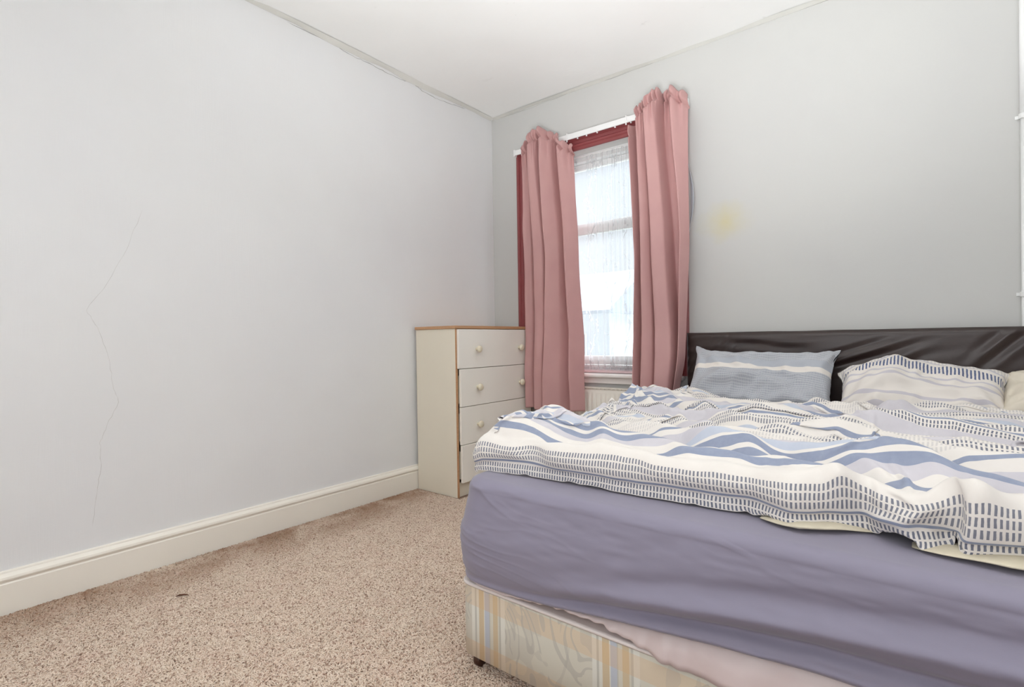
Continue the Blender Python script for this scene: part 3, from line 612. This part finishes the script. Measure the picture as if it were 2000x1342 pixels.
obj('sheet_cloth', me, MJER, sh); OFF[:] = [0, 0, 0]

# ------------------------------------------------------------------ cloth solver (position based, two resolutions)
def pair(P, a, b, rest, k, jac=1.0, only=None):
    d = P[b]-P[a]; Ln = np.sqrt((d*d).sum(-1, keepdims=True))+1e-9; c = (.5*k*jac)*(Ln-rest)/Ln*d
    if only == 'min': c = c*(Ln < rest)
    P[a] += c; P[b] -= c
def sl(*a): return tuple(slice(*x) for x in a)
def relax(P, h, iters, collide, grav, bend=.25, damp=.9, attach=None, gather=None, shear=.35):
    """h: rest spacing (du, dv)"""
    V = np.zeros_like(P); du, dv = h; dg = math.hypot(du, dv); E = (None, None)
    for it in range(iters):
        old = P.copy(); V[..., 2] -= grav; P += V
        for _ in range(2):
            pair(P, sl((0, -1, 2), E), sl((1, None, 2), E), du, 1) if P.shape[0] % 2 == 0 else pair(P, sl((0, -1, 2), E), sl((1, None, 2), E), du, 1)
            pair(P, sl((1, -1, 2), E), sl((2, None, 2), E), du, 1)
            pair(P, sl(E, (0, -1, 2)), sl(E, (1, None, 2)), dv, 1)
            pair(P, sl(E, (1, -1, 2)), sl(E, (2, None, 2)), dv, 1)
            pair(P, sl((0, -1), (0, -1)), sl((1, None), (1, None)), dg, shear, .5); pair(P, sl((0, -1), (1, None)), sl((1, None), (0, -1)), dg, shear, .5)
            pair(P, sl((0, -2), E), sl((2, None), E), 2*du, bend, .5); pair(P, sl(E, (0, -2)), sl(E, (2, None)), 2*dv, bend, .5)
            if attach is not None: attach(P, it/iters)
            collide(P, old)
        V = (P-old)*damp
    return P
def upsample(P, k):
    nu, nv = P.shape[:2]
    a = np.linspace(0, nu-1, (nu-1)*k+1); i = np.minimum(a.astype(int), nu-2); f = (a-i)[:, None, None]; P = P[i]*(1-f)+P[i+1]*f
    a = np.linspace(0, nv-1, (nv-1)*k+1); i = np.minimum(a.astype(int), nv-2); f = (a-i)[None, :, None]; return P[:, i]*(1-f)+P[:, i+1]*f

# ------------------------------------------------------------------ duvet
MT = .567                                               # top of the sheeted mattress
def hemy(x): return np.interp(x, [1.5, 1.55, 1.7, 1.9, 2.1, 2.31, 2.40, 2.53, 2.60, 2.655, 2.675, 2.76, 2.9, 3.2], [-1.90, -1.90, -1.875, -1.865, -1.862, -1.845, -1.885, -1.810, -1.880, -1.825, -1.880, -1.84, -1.85, -1.80])
lumps = [(1.60, -1.86, .10, .12, .050), (1.62, -1.70, .16, .14, .060), (1.60, -1.15, .16, .25, .018), (1.62, -.86, .2, .2, .045), (1.68, -.50, .2, .16, .035),
         (2.0, -1.1, .25, .12, .020), (2.35, -.75, .3, .10, .018), (2.6, -1.15, .3, .10, .030), (2.75, -1.45, .25, .10, .030), (2.2, -1.5, .3, .08, .018), (2.55, -1.66, .22, .07, .028), (2.9, -.6, .2, .2, .03), (1.95, -1.72, .2, .07, .015)]
GX = np.linspace(1.40, 3.30, 191); GY = np.linspace(-2.15, -.10, 206)
GXX, GYY = np.meshgrid(GX, GY, indexing='ij')
top_ = np.full(GXX.shape, .655)+.010*smoothnoise(191, 206, 26, 81)+.006*smoothnoise(191, 206, 12, 82)
for (cx, cy, sx, sy, a) in lumps: top_ += a*np.exp(-((GXX-cx)/sx)**2-((GYY-cy)/sy)**2)
top_ -= .05*np.clip((GYY+.50)/.25, 0, 1)
ridges = [([(1.70, -1.62), (1.95, -1.72), (2.17, -1.78), (2.40, -1.81), (2.6, -1.80)], .024, .030),
          ([(1.67, -1.40), (2.03, -1.60), (2.27, -1.69), (2.45, -1.67), (2.65, -1.73), (2.95, -1.72)], .034, .030),
          ([(1.66, -1.2), (2.07, -1.47), (2.32, -1.55), (2.53, -1.54), (2.8, -1.58), (3.05, -1.56)], .028, .032),
          ([(2.15, -1.42), (2.3, -1.40), (2.45, -1.33), (2.6, -1.36), (2.9, -1.30)], .026, .032),
          ([(1.58, -.80), (2.1, -1.24), (2.34, -1.26), (2.56, -1.15), (2.9, -1.12)], .028, .035),
          ([(1.62, -1.34), (1.80, -1.50), (1.95, -1.53)], .026, .024), ([(1.58, -1.56), (1.70, -1.68), (1.83, -1.70)], .022, .024),
          ([(1.71, -.83), (2.16, -.95), (2.47, -.78), (2.85, -.52)], .026, .035), ([(2.0, -1.12), (2.36, -1.05), (2.6, -.97), (2.9, -.85)], .024, .028),
          ([(1.6, -1.02), (1.85, -1.16), (2.05, -1.20)], .024, .024), ([(1.7, -.62), (2.0, -.68), (2.4, -.60)], .022, .03), ([(2.5, -1.46), (2.75, -1.48), (3.0, -1.44)], .022, .022)]
def ridge_field(X_, Y_, pts, w):
    best = np.full(X_.shape, 9.); tt = np.zeros(X_.shape); n_ = len(pts)-1
    for i, ((ax, ay), (bx, by)) in enumerate(zip(pts, pts[1:])):
        dx, dy = bx-ax, by-ay; tq = np.clip(((X_-ax)*dx+(Y_-ay)*dy)/(dx*dx+dy*dy), 0, 1); d_ = np.hypot(X_-ax-tq*dx, Y_-ay-tq*dy); m_ = d_ < best; best = np.where(m_, d_, best); tt = np.where(m_, (i+tq)/n_, tt)
    return np.exp(-(best/w)**2)*np.clip(np.sin(PI*np.clip(tt, .02, .98))*2.2, 0, 1)
def all_ridges(X_, Y_):
    wxx = X_+.012*np.sin(Y_*31)+.008*np.sin(Y_*57+X_*20); wyy = Y_+.014*np.sin(X_*21)+.007*np.sin(X_*47+1)
    return 1.55*np.max([a*ridge_field(wxx, wyy, p_, w) for p_, a, w in ridges], axis=0)
top_ = top_+all_ridges(GXX, GYY)
dE = np.minimum(GXX-1.535, GYY-hemy(GXX)-.004); re = .075
pro = np.sqrt(np.clip(1-(1-np.clip(dE/re, 0, 1))**2, 0, 1))
HB = np.where(dE > 0, MT+(top_-MT)*pro, MT)
HB = np.where((GXX < 1.535) | (GYY < -1.97), .30, HB)
def samp(G, x, y):
    a = np.clip((x-GX[0])/(GX[1]-GX[0]), 0, 189.999); b = np.clip((y-GY[0])/(GY[1]-GY[0]), 0, 204.999); i = a.astype(int); j = b.astype(int); f = a-i; g = b-j
    return (G[i, j]*(1-f)+G[i+1, j]*f)*(1-g)+(G[i, j+1]*(1-f)+G[i+1, j+1]*f)*g
def collide(P, old):
    h = samp(HB, P[..., 0], P[..., 1])+.003; inside = P[..., 2] < h; step = h-P[..., 2]
    soft = inside & (step < .09)
    P[..., 2] = np.where(soft, h, P[..., 2])
    P[..., :2] = np.where(soft[..., None], P[..., :2]*.4+old[..., :2]*.6, P[..., :2])      # friction
    side = inside & ~soft
    P[..., 0] = np.where(side & (P[..., 0] < 1.6), np.minimum(P[..., 0], 1.520), P[..., 0])
hc = .02; ULEN, VLEN = 1.84, 1.92; nu, nv = int(ULEN/hc)+1, int(VLEN/hc)+1
uu = np.arange(nu)*hc; vv = np.arange(nv)*hc; UU, VV = np.meshgrid(uu, vv, indexing='ij')
XSP = 1.72; X = 1.490+UU*XSP/ULEN
hy = hemy(X)
def inr(s): return np.clip(s, 0, None)
YC = np.clip(VV-.143, 0, None); Yl = -.42+0*X; fr2 = YC/(VLEN-.143); fr2 = fr2+.018*np.sin(fr2*2*PI*5)
Y = np.where(VV < .105, hy-.012*np.sin(np.clip((VV-.032)/.073, 0, 1)*PI), hy+.04+(Yl-hy-.04)*fr2)
wx = smoothnoise(nu, nv, 16, 91)*.026; wy = smoothnoise(nu, nv, 9, 92)*.026; fd = np.clip((VV-.14)/.15, 0, 1)
X = X+wx*fd; Y = Y+wy*fd
Z = np.where(VV < .105, MT+.004+VV*.92, np.maximum(samp(HB, X, Y)+.01, 0))
def roll_target(v_, X_, seed):
    """foot edge: short flange, stitched crease, then the filled roll"""
    hyy = hemy(X_)-.004; nu_ = X_.shape[0]; v_ = v_[None, :]+0*X_
    pf = smoothnoise(nu_, 2, .085/(ULEN/nu_), seed)[:, :1]; pf2 = smoothnoise(nu_, 2, .035/(ULEN/nu_), seed+1)[:, :1]
    rg_ = np.clip((X_-2.2)/.3, 0, 1); R = .050+(.007+.006*rg_)*pf+.004*pf2; a = -.52+(v_-.038)/.050; roll = v_ > .038
    y = np.where(roll, hyy+.040+.004*pf2-R*np.cos(a), hyy+.013*np.exp(-((v_-.038)/.008)**2)-.003*pf2)
    z = np.where(roll, MT+.062+R*np.sin(a), MT+.003+v_*.95)
    drop = np.clip((1.56-X_)/.04, 0, 1)**1.5; z = z-drop*.035*np.clip(v_/.1, .3, 1)
    return y, z
X = X+.020*smoothnoise(nu, nv, 6, 311)*np.clip((.16-VV)/.1, 0, 1)*np.clip(VV/.05, 0, 1); ry, rz = roll_target(vv, X, 301); Y = np.where(VV < .143, ry, Y); Z = np.where(VV < .143, rz, Z); Z = np.where(X < 1.535, np.minimum(Z, .66-(1.535-X)*1.6), Z)
Z = Z+fd*(.35*all_ridges(X, Y)+.014*smoothnoise(nu, nv, 4, 93)+.020*smoothnoise(nu, nv, 8, 94)+.016)
P = np.stack([X, Y, Z], -1)
def mk_attach(k):
    n0 = int(round(.145/(hc/k)))+1; tgt = {}
    v_ = np.arange(n0)*hc/k; w = np.where(v_ < .05, .6, .6*np.clip((.150-v_)/.10, 0.05, 1))[None, :]
    def attach(P, f):
        if 'y' not in tgt: tgt['y'], tgt['z'] = roll_target(v_, P[:, :n0, 0], 301)
        P[:, :n0, 1] += (tgt['y']-P[:, :n0, 1])*w; P[:, :n0, 2] += (tgt['z']-P[:, :n0, 2])*w
        lf = P[:, -2:, 1] > -.40; P[:, -2:, 1] = np.where(lf, -.40, P[:, -2:, 1])
        P[..., 1] = np.minimum(P[..., 1], -.33); P[..., 0] = np.maximum(P[..., 0], 1.515)
    return attach
P = relax(P, (hc, hc), 130, collide, .0006, bend=.12, attach=mk_attach(1))
P = upsample(P, 2); hf = hc/2
P[..., 2] += .0015*smoothnoise(P.shape[0], P.shape[1], 3, 95)
P = relax(P, (hf, hf), 60, collide, .0003, bend=.10, attach=mk_attach(2))
# fine creases, mostly running across the bed, dying out on the filled foot roll
X, Y = P[..., 0], P[..., 1]; VV = (np.arange(P.shape[1])*hf)[None, :]+0*X; fd = np.clip((VV-.12)/.12, 0, 1)
wa = vnoise(X*3, Y*3, 401)*.8; wb = vnoise(X*5, Y*5, 402)*.5
c1 = crest(vnoise(X*2.6+wa, (Y+.34*X)*11+wa*1.5, 403))*np.clip(.5+1.2*vnoise(X*3+5, Y*3, 404), 0, 1)
c2 = crest(vnoise(X*5+wb, (Y-.15*X)*22+wb*2, 405), 2.4)*np.clip(.3+1.3*vnoise(X*4+9, Y*4, 406), 0, 1)
c3 = crest(vnoise((X-.6*Y)*14, (Y+.6*X)*9, 407), 2.2)*np.clip(1-(X-1.5)/.75, 0, 1)*np.clip(.5+vnoise(X*4, Y*4, 408), 0, 1)
c4 = crest(vnoise(X*34, Y*26, 409), 2.0)*np.clip(.2+vnoise(X*6, Y*6, 410), 0, 1)
P[..., 2] += fd*(.030*c1+.014*c2+.032*c3+.005*c4)-.006*fd
for pts_, a_ in (([(2.05, -1.60), (2.32, -1.73), (2.47, -1.82), (2.53, -1.90)], .030), ([(2.45, -1.60), (2.62, -1.72), (2.68, -1.82), (2.71, -1.90)], .034), ([(1.72, -1.60), (1.88, -1.74), (1.96, -1.86)], .018)):
    rf = ridge_field(X, Y, pts_, .028)*np.clip((VV-.05)/.05, 0, 1); P[..., 2] += a_*.8*rf; P[..., 1] -= a_*.5*rf*np.clip((.2-VV)/.1, 0, 1)
dent = vnoise((X+.5*VV)*13, VV*9+3, 411)*(1-fd)*np.clip((VV-.045)/.02, 0, 1); P[..., 1] += .010*dent; P[..., 2] += .005*dent
DUV = P
t = NT('striped_duvet_cotton'); uv = t.obj(src='UV'); sx = t.n('SeparateXYZ'); t.l(uv, sx.inputs[0]); U, V = sx.outputs[0], sx.outputs[1]
cream, blue, lil, pblue, dash = lin(224, 218, 211), lin(130, 140, 164), lin(196, 192, 198), lin(182, 189, 203), lin(88, 93, 112)
def bandpattern(t, U, V, bands, per, dashes, pitch, rowh, dcol, org=0):
    vf = t.math('MULTIPLY', t.math('FRACT', t.math('MULTIPLY', t.math('ADD', V, org), 1/per)), per)
    col = t.ramp(t.math('MULTIPLY', vf, 1/per), [(a/per, c) for a, c in bands], 'CONSTANT')
    mask = t.ramp(t.math('MULTIPLY', vf, 1/per), [(a/per, (w, w, w)) for a, w in dashes], 'CONSTANT')
    wob = t.math('MULTIPLY', t.math('SUBTRACT', t.noise(35, 2, .5, uv), .5), .004)
    fu = t.math('ABSOLUTE', t.math('SUBTRACT', t.math('FRACT', t.math('MULTIPLY', t.math('ADD', U, wob), 1/pitch)), .5))
    fv = t.math('ABSOLUTE', t.math('SUBTRACT', t.math('FRACT', t.math('MULTIPLY', vf, 1/rowh)), .5))
    m = t.math('MULTIPLY', t.math('LESS_THAN', t.math('ADD', fu, t.math('MULTIPLY', t.math('SUBTRACT', t.noise(140, 1, .5, uv), .5), .12)), .235), t.math('LESS_THAN', t.math('ADD', fv, t.math('MULTIPLY', t.math('SUBTRACT', t.noise(90, 1, .5, uv), .5), .14)), .39)); m = t.math('MULTIPLY', m, mask)
    return t.mix(m, col, dcol)
bands = [(0, cream), (.0352, blue), (.0435, cream), (.155, blue), (.177, cream), (.208, lil), (.238, blue), (.262, cream), (.272, blue), (.298, cream), (.307, pblue), (.330, lil), (.375, cream), (.40, blue), (.412, cream), (.55, lil), (.60, cream), (.70, blue), (.72, cream), (.80, pblue), (.825, cream), (.90, lil)]
dsh = [(0, 1.), (.0324, 0), (.0486, .92), (.0972, 0), (.4374, .22), (.5022, 0), (.5184, .95), (.5508, 0), (.6156, .9), (.6642, 0), (.7452, .3), (.7938, 0), (.8424, .85), (.891, 0)]
col = bandpattern(t, U, V, bands, .96, dsh, .0087, .0162, dash)
col = t.mix(t.math('MULTIPLY', t.noise(60, 3, .6, uv), .12), col, lin(255, 255, 255))
t.set(col, .8, Sheen_Weight=.15); t.bump(t.noise(120, 3, .6, uv), .18, .0015)
MDUV = t.m
OFF[:] = [2.36, -1.2, .57]
dv_ = empty('duvet', tuple(OFF), 'rumpled duvet in a white and blue striped cover spread over the bed', 'duvet')
UV = np.stack(np.meshgrid(np.arange(P.shape[0])*hf, np.arange(P.shape[1])*hf, indexing='ij'), -1)
o = obj('duvet_cover', grid_mesh('duvet', P, UV), MDUV, dv_); m = o.modifiers.new('b', 'SUBSURF'); m.levels = m.render_levels = 1; m.use_limit_surface = False
# cream filling peeping out under the hem in two places
MFIL = plain('cream_duvet_filling', (222, 212, 188), .8, .1, 30, .3, 40)
for (a, b, dpt, seed) in ((2.335, 2.54, .030, 5), (2.60, 2.93, .045, 6)):
    n = 70; xs = np.linspace(a, b, n); s = np.sin(np.linspace(0, PI, n))**.6; P2 = np.zeros((n, 13, 3))
    nn = smoothnoise(n, 13, 7, seed)
    for j in range(13):
        th = PI*j/12; hs = np.convolve(np.pad(hemy(xs), 14, 'edge'), np.ones(29)/29, 'valid'); yy = hs+.03-(.03+dpt*s+.005*nn[:, j])*math.sin(th); P2[:, j] = np.stack([xs, yy, MT+.002+.008*(1-math.cos(th))*s+.002*nn[:, j]*math.sin(th)], -1)
    obj('duvet_filling', grid_mesh('fill', P2), MFIL, dv_, label='cream filling showing under the hem')
OFF[:] = [0, 0, 0]

# ------------------------------------------------------------------ pillows (two sheets inflated against each other)
def make_pillow(Wd, Ht_, thick, seed, floor):
    """returns front, back arrays (nu,nv,3) in pillow space: x across, y up, z thickness"""
    h = .016; nu, nv = int(Wd/h)+1, int(Ht_/h)+1
    X, Y = np.meshgrid((np.arange(nu)-(nu-1)/2)*h, (np.arange(nv)-(nv-1)/2)*h, indexing='ij'); r = np.random.RandomState(seed)
    A = np.stack([X, Y, .012+.004*smoothnoise(nu, nv, 6, seed)], -1); B = np.stack([X, Y, -.012+0*X], -1); VA = np.zeros_like(A); VB = np.zeros_like(B)
    E = (None, None)
    def cons(P):
        for a, b, rr in ((sl((0, -1, 2), E), sl((1, None, 2), E), h), (sl((1, -1, 2), E), sl((2, None, 2), E), h), (sl(E, (0, -1, 2)), sl(E, (1, None, 2)), h), (sl(E, (1, -1, 2)), sl(E, (2, None, 2)), h)):
            if P[a].shape != P[b].shape:
                n0 = min(P[a].shape[0], P[b].shape[0]); n1 = min(P[a].shape[1], P[b].shape[1]); 
            pair(P, a, b, rr, 1)
        pair(P, sl((0, -1), (0, -1)), sl((1, None), (1, None)), h*1.4142, .3, .5); pair(P, sl((0, -1), (1, None)), sl((1, None), (0, -1)), h*1.4142, .3, .5)
        pair(P, sl((0, -2), E), sl((2, None), E), 2*h, .08, .5); pair(P, sl(E, (0, -2)), sl(E, (2, None)), 2*h, .08, .5)
    for it in range(160):
        for P, V, sg in ((A, VA, 1), (B, VB, -1)):
            old = P.copy(); gu = np.gradient(P, axis=0); gv = np.gradient(P, axis=1); nrm = np.cross(gu, gv); nrm /= np.linalg.norm(nrm, axis=-1, keepdims=True)+1e-9
            vol = max(0, 1-np.percentile(np.abs(P[..., 2]), 97)/(thick/2))
            P += V+nrm*sg*.0011*(vol*4+.02)
            cons(P); cons(P); P[..., 2] = np.clip(P[..., 2]*sg, 0.001, thick/2*1.04)*sg
            V[:] = (P-old)*.85
        for s in (np.s_[0], np.s_[-1], np.s_[:, 0], np.s_[:, -1]):
            m_ = (A[s]+B[s])/2; A[s] = m_; B[s] = m_
    return A, B, h
def place_pillow(name, label, Wd, Ht_, thick, seed, cen, axx, axy, mat, warp=None):
    A, B, h = make_pillow(Wd, Ht_, thick, seed, 0)
    axx = np.array(axx, float); axx /= np.linalg.norm(axx); axy = np.array(axy, float); axy -= axx*axy.dot(axx); axy /= np.linalg.norm(axy); axz = np.cross(axx, axy)
    OFF[:] = list(cen); root = empty(name, tuple(cen), label, 'pillow', None)
    nu, nv = A.shape[:2]; U0, V0 = np.meshgrid(np.arange(nu)*h, np.arange(nv)*h, indexing='ij')
    # one closed mesh: front grid then mirrored back grid
    def rn(sd, c_): q_ = smoothnoise(nu, nv, c_, sd); return 1-np.abs(q_)*2
    cu, cv = U0/U0.max(), V0/V0.max(); em = np.sin(cu*PI)**.5*np.sin(cv*PI)**.5
    ct = [(0, 0), (1, 0), (0, 1), (1, 1)]; pa = vnoise(cu*3, cv*3, seed+60); wr = .045*crest(vnoise(cu*3.2+pa, cv*3.6+cu*1.4+pa, seed+61))*em*np.clip(.6+vnoise(cu*3, cv*3, seed+62), 0, 1)+.028*crest(vnoise(cu*9-cv*3, cv*8+cu*2+pa*2, seed+63))*em+.010*smoothnoise(nu, nv, 13, seed+5)*em
    for (a_, b_) in ct:
        r_ = np.hypot(cu-a_, (cv-b_)*.7); th = np.arctan2((cv-b_)*.7, cu-a_); wr += .016*np.sin(th*15+smoothnoise(nu, nv, 10, seed+9)*1.5)*np.exp(-(r_/.30)**2)*np.clip(r_/.08, 0, 1)
    A[..., 2] += wr
    def tr(P):
        if warp: P = warp(P.copy(), U0/U0.max(), V0/V0.max())
        return np.array(cen)+P[..., :1]*axx+P[..., 1:2]*axy+P[..., 2:]*axz
    FA, FB = tr(A), tr(B); ma = grid_mesh('a', FA, np.stack([U0, V0], -1)); mb_ = grid_mesh('b', FB[::-1], np.stack([U0+.5, V0], -1)[::-1])
    bm = bmesh.new(); bm.from_mesh(ma); bm.from_mesh(mb_); bmesh.ops.remove_doubles(bm, verts=bm.verts, dist=.0006); me = bpy.data.meshes.new(name); 
    for f in bm.faces: f.smooth = True
    bm.to_mesh(me); bm.free()
    o = obj('pillowcase', me, mat, root); m = o.modifiers.new('b', 'SUBSURF'); m.levels = m.render_levels = 1
    return root, FA, FB
def pmat(name, bands, dsh, per, org, pitch, rowh, dcol, flip=False):
    global uv
    t = NT(name); uv = t.obj(src='UV'); s = t.n('SeparateXYZ'); t.l(uv, s.inputs[0])
    col = bandpattern(t, s.outputs[0], s.outputs[1], bands, per, dsh, pitch, rowh, dcol, org); t.set(col, .8, Sheen_Weight=.15); t.bump(t.noise(120, 3, .6, uv), .2, .0015); return t.m
gb, gb2 = lin(190, 192, 196), lin(174, 178, 186)
mA = pmat('blue_striped_pillowcase', [(0, lil), (.02, cream), (.03, gb), (.23, cream), (.262, gb2), (.30, gb), (.44, cream), (.46, gb), (.48, cream)], [(0, 0), (.035, .7), (.23, 0), (.30, .55), (.44, .25)], .52, 0, .0052, .0115, lin(106, 112, 130))
def wA(P, u, v):
    # sagging middle of the top edge, pulled up left corner
    P[..., 1] += (-.018*np.sin(u*PI)*v+.020*np.exp(-(u/.12)**2)*np.exp(-((1-v)/.2)**2)); P[..., 2] += .004*np.sin((u*1.3+v*.8)*9)*np.sin(u*PI)*np.sin(v*PI); return P
place_pillow('pillow', 'upright pillow in a blue striped case leaning on the headboard at the left', .735, .425, .14, 41, (1.955, -.245, .738), (1, 0, -.01), (0, .60, .80), mA, wA)
mB = pmat('dashed_pillowcase', [(0, cream), (.06, lil), (.085, cream), (.12, lil), (.135, cream), (.20, lil), (.213, cream), (.235, lil), (.245, cream), (.335, lil), (.345, cream)], [(0, .12), (.06, 0), (.26, 1), (.325, 0), (.34, .2), (.40, 0)], .50, 0, .0125, .065, lin(84, 96, 130))
def wB(P, u, v):
    P[..., 1] += v*np.interp(u, [0, .12, .3, .42, .55, .8, 1], [-.085, -.035, .015, .028, .005, -.02, -.05]); P[..., 2] += .018*np.exp(-((u-.38)/.06)**2)*np.sin(v*PI); return P
place_pillow('pillow', 'slumped pillow in a dashed white case lying against the headboard on the right', .625, .42, .15, 47, (2.60, -.27, .700), (1, 0, -.02), (0, .68, .66), mB, wB)
MPC = plain('cream_pillow_ticking', (226, 217, 200), .8, .08, 14, .2, 30)
place_pillow('pillow', 'bare cream pillow at the far right end of the headboard, beside the dashed pillow', .40, .38, .12, 53, (3.035, -.27, .690), (1, -.02, -.14), (0, .93, .36), MPC)
OFF[:] = [0, 0, 0]

# ------------------------------------------------------------------ carpet pile (tufts instanced on the floor in view)
t = NT('carpet_tuft'); oi = t.n('ObjectInfo'); o = t.obj(); 
geo = t.n('NewGeometry'); n1 = t.noise(3.2, 4, .6, geo.outputs['Position'], .6); n2 = t.noise(11, 4, .6, geo.outputs['Position'])
c = t.mix(oi.outputs['Random'], lin(226, 210, 194), lin(196, 174, 154)); c = t.mix(t.math('MULTIPLY', t.math('LESS_THAN', oi.outputs['Random'], .12), .8), c, lin(140, 108, 88))
sps = t.n('SeparateXYZ'); t.l(geo.outputs['Position'], sps.inputs[0])
# dirt worked into the pile along the skirting and by the divan corner (ragged patches)
edge = t.math('SUBTRACT', 1.0, t.math('MULTIPLY', sps.outputs[0], 2.6), clamp=True)
dirt = t.math('MULTIPLY', t.ramp(n1, [(.36, (0, 0, 0)), (.56, (1, 1, 1))]), edge)
c = t.mix(t.math('MULTIPLY', dirt, .9), c, lin(140, 102, 72)); c = t.mix(t.math('MULTIPLY', t.ramp(n2, [(.45, (0, 0, 0)), (.7, (1, 1, 1))]), .22), c, lin(196, 160, 146))
t.set(c, .95); MTUFT = t.m
tm = bpy.data.meshes.new('tuft'); bm = bmesh.new(); pts = [(-.0042, 0, .0006), (-.0022, .0008, .0040), (.0008, -.0004, .0052), (.0036, .0004, .0036), (.0048, 0, .0008)]
tube(bm, pts, .0014, 5, [.0008, .0015, .0017, .0015, .0007]); bm.to_mesh(tm); bm.free(); tm.materials.append(MTUFT)
for p_ in tm.polygons: p_.use_smooth = True
# plane carrying the pile
poly = [(.026, -3.55), (2.1, -3.55), (2.1, -2.05), (1.70, -1.90), (1.70, -.03), (.41, -.03), (.41, -.84), (.026, -.84)]
bm = bmesh.new(); bm.faces.new([bm.verts.new((x, y, .0005)) for x, y in poly]); bmesh.ops.triangulate(bm, faces=bm.faces)
pile = obj('carpet_pile', bm, MTUFT, bpy.data.objects['floor'], kind='stuff')
pmn = 420000
# tuft source mesh as baked points: build via geometry nodes
ng = bpy.data.node_groups.new('pile', 'GeometryNodeTree'); ng.interface.new_socket('Geometry', in_out='INPUT', socket_type='NodeSocketGeometry'); ng.interface.new_socket('Geometry', in_out='OUTPUT', socket_type='NodeSocketGeometry')
N = ng.nodes; Lk = ng.links; gi = N.new('NodeGroupInput'); go = N.new('NodeGroupOutput')
dp = N.new('GeometryNodeDistributePointsOnFaces'); dp.inputs['Density'].default_value = 62000
ins = N.new('GeometryNodeInstanceOnPoints')
cc = N.new('GeometryNodeCurvePrimitiveBezierSegment') if False else None
# tuft made inside the node tree: bent curve swept by a small circle
cb = N.new('GeometryNodeCurveQuadraticBezier'); cb.inputs['Resolution'].default_value = 4; cb.inputs['Start'].default_value = (-.0048, 0, .0004); cb.inputs['Middle'].default_value = (.0006, .0012, .0105); cb.inputs['End'].default_value = (.0050, 0, .0008)
ci = N.new('GeometryNodeCurvePrimitiveCircle'); ci.inputs['Resolution'].default_value = 5; ci.inputs['Radius'].default_value = .0016
cm = N.new('GeometryNodeCurveToMesh'); Lk.new(cb.outputs[0], cm.inputs['Curve']); Lk.new(ci.outputs[0], cm.inputs['Profile Curve']); cm.inputs['Fill Caps'].default_value = True
sm = N.new('GeometryNodeSetMaterial'); sm.inputs['Material'].default_value = MTUFT; Lk.new(cm.outputs[0], sm.inputs[0])
ss = N.new('GeometryNodeSetShadeSmooth'); Lk.new(sm.outputs[0], ss.inputs[0])
rv = N.new('FunctionNodeRandomValue'); rv.data_type = 'FLOAT_VECTOR'; rv.inputs[0].default_value = (-.45, -.45, 0); rv.inputs[1].default_value = (.45, .45, 6.283)
rs = N.new('FunctionNodeRandomValue'); rs.data_type = 'FLOAT'; rs.inputs[2].default_value = .7; rs.inputs[3].default_value = 1.2; rs.inputs['Seed'].default_value = 4
Lk.new(gi.outputs[0], dp.inputs[0]); Lk.new(dp.outputs['Points'], ins.inputs['Points']); Lk.new(ss.outputs[0], ins.inputs['Instance']); Lk.new(rv.outputs[0], ins.inputs['Rotation']); Lk.new(rs.outputs[1], ins.inputs['Scale'])
jn = N.new('GeometryNodeJoinGeometry'); Lk.new(ins.outputs[0], jn.inputs[0]); Lk.new(gi.outputs[0], jn.inputs[0]); Lk.new(jn.outputs[0], go.inputs[0])
md = pile.modifiers.new('pile', 'NODES'); md.node_group = ng
# small brown scrap lying on the carpet
bm = bmesh.new(); tube(bm, [(.380, -2.352, .009), (.388, -2.342, .0125), (.398, -2.330, .013), (.410, -2.318, .009)], .003, 6, [.0012, .0035, .0032, .001])
obj('wood_scrap', bm, plain('brown_bark_scrap', (96, 60, 42), .8, .1, 80), None, label='tiny dark brown scrap lying on the carpet near the skirting board', cat='scrap')
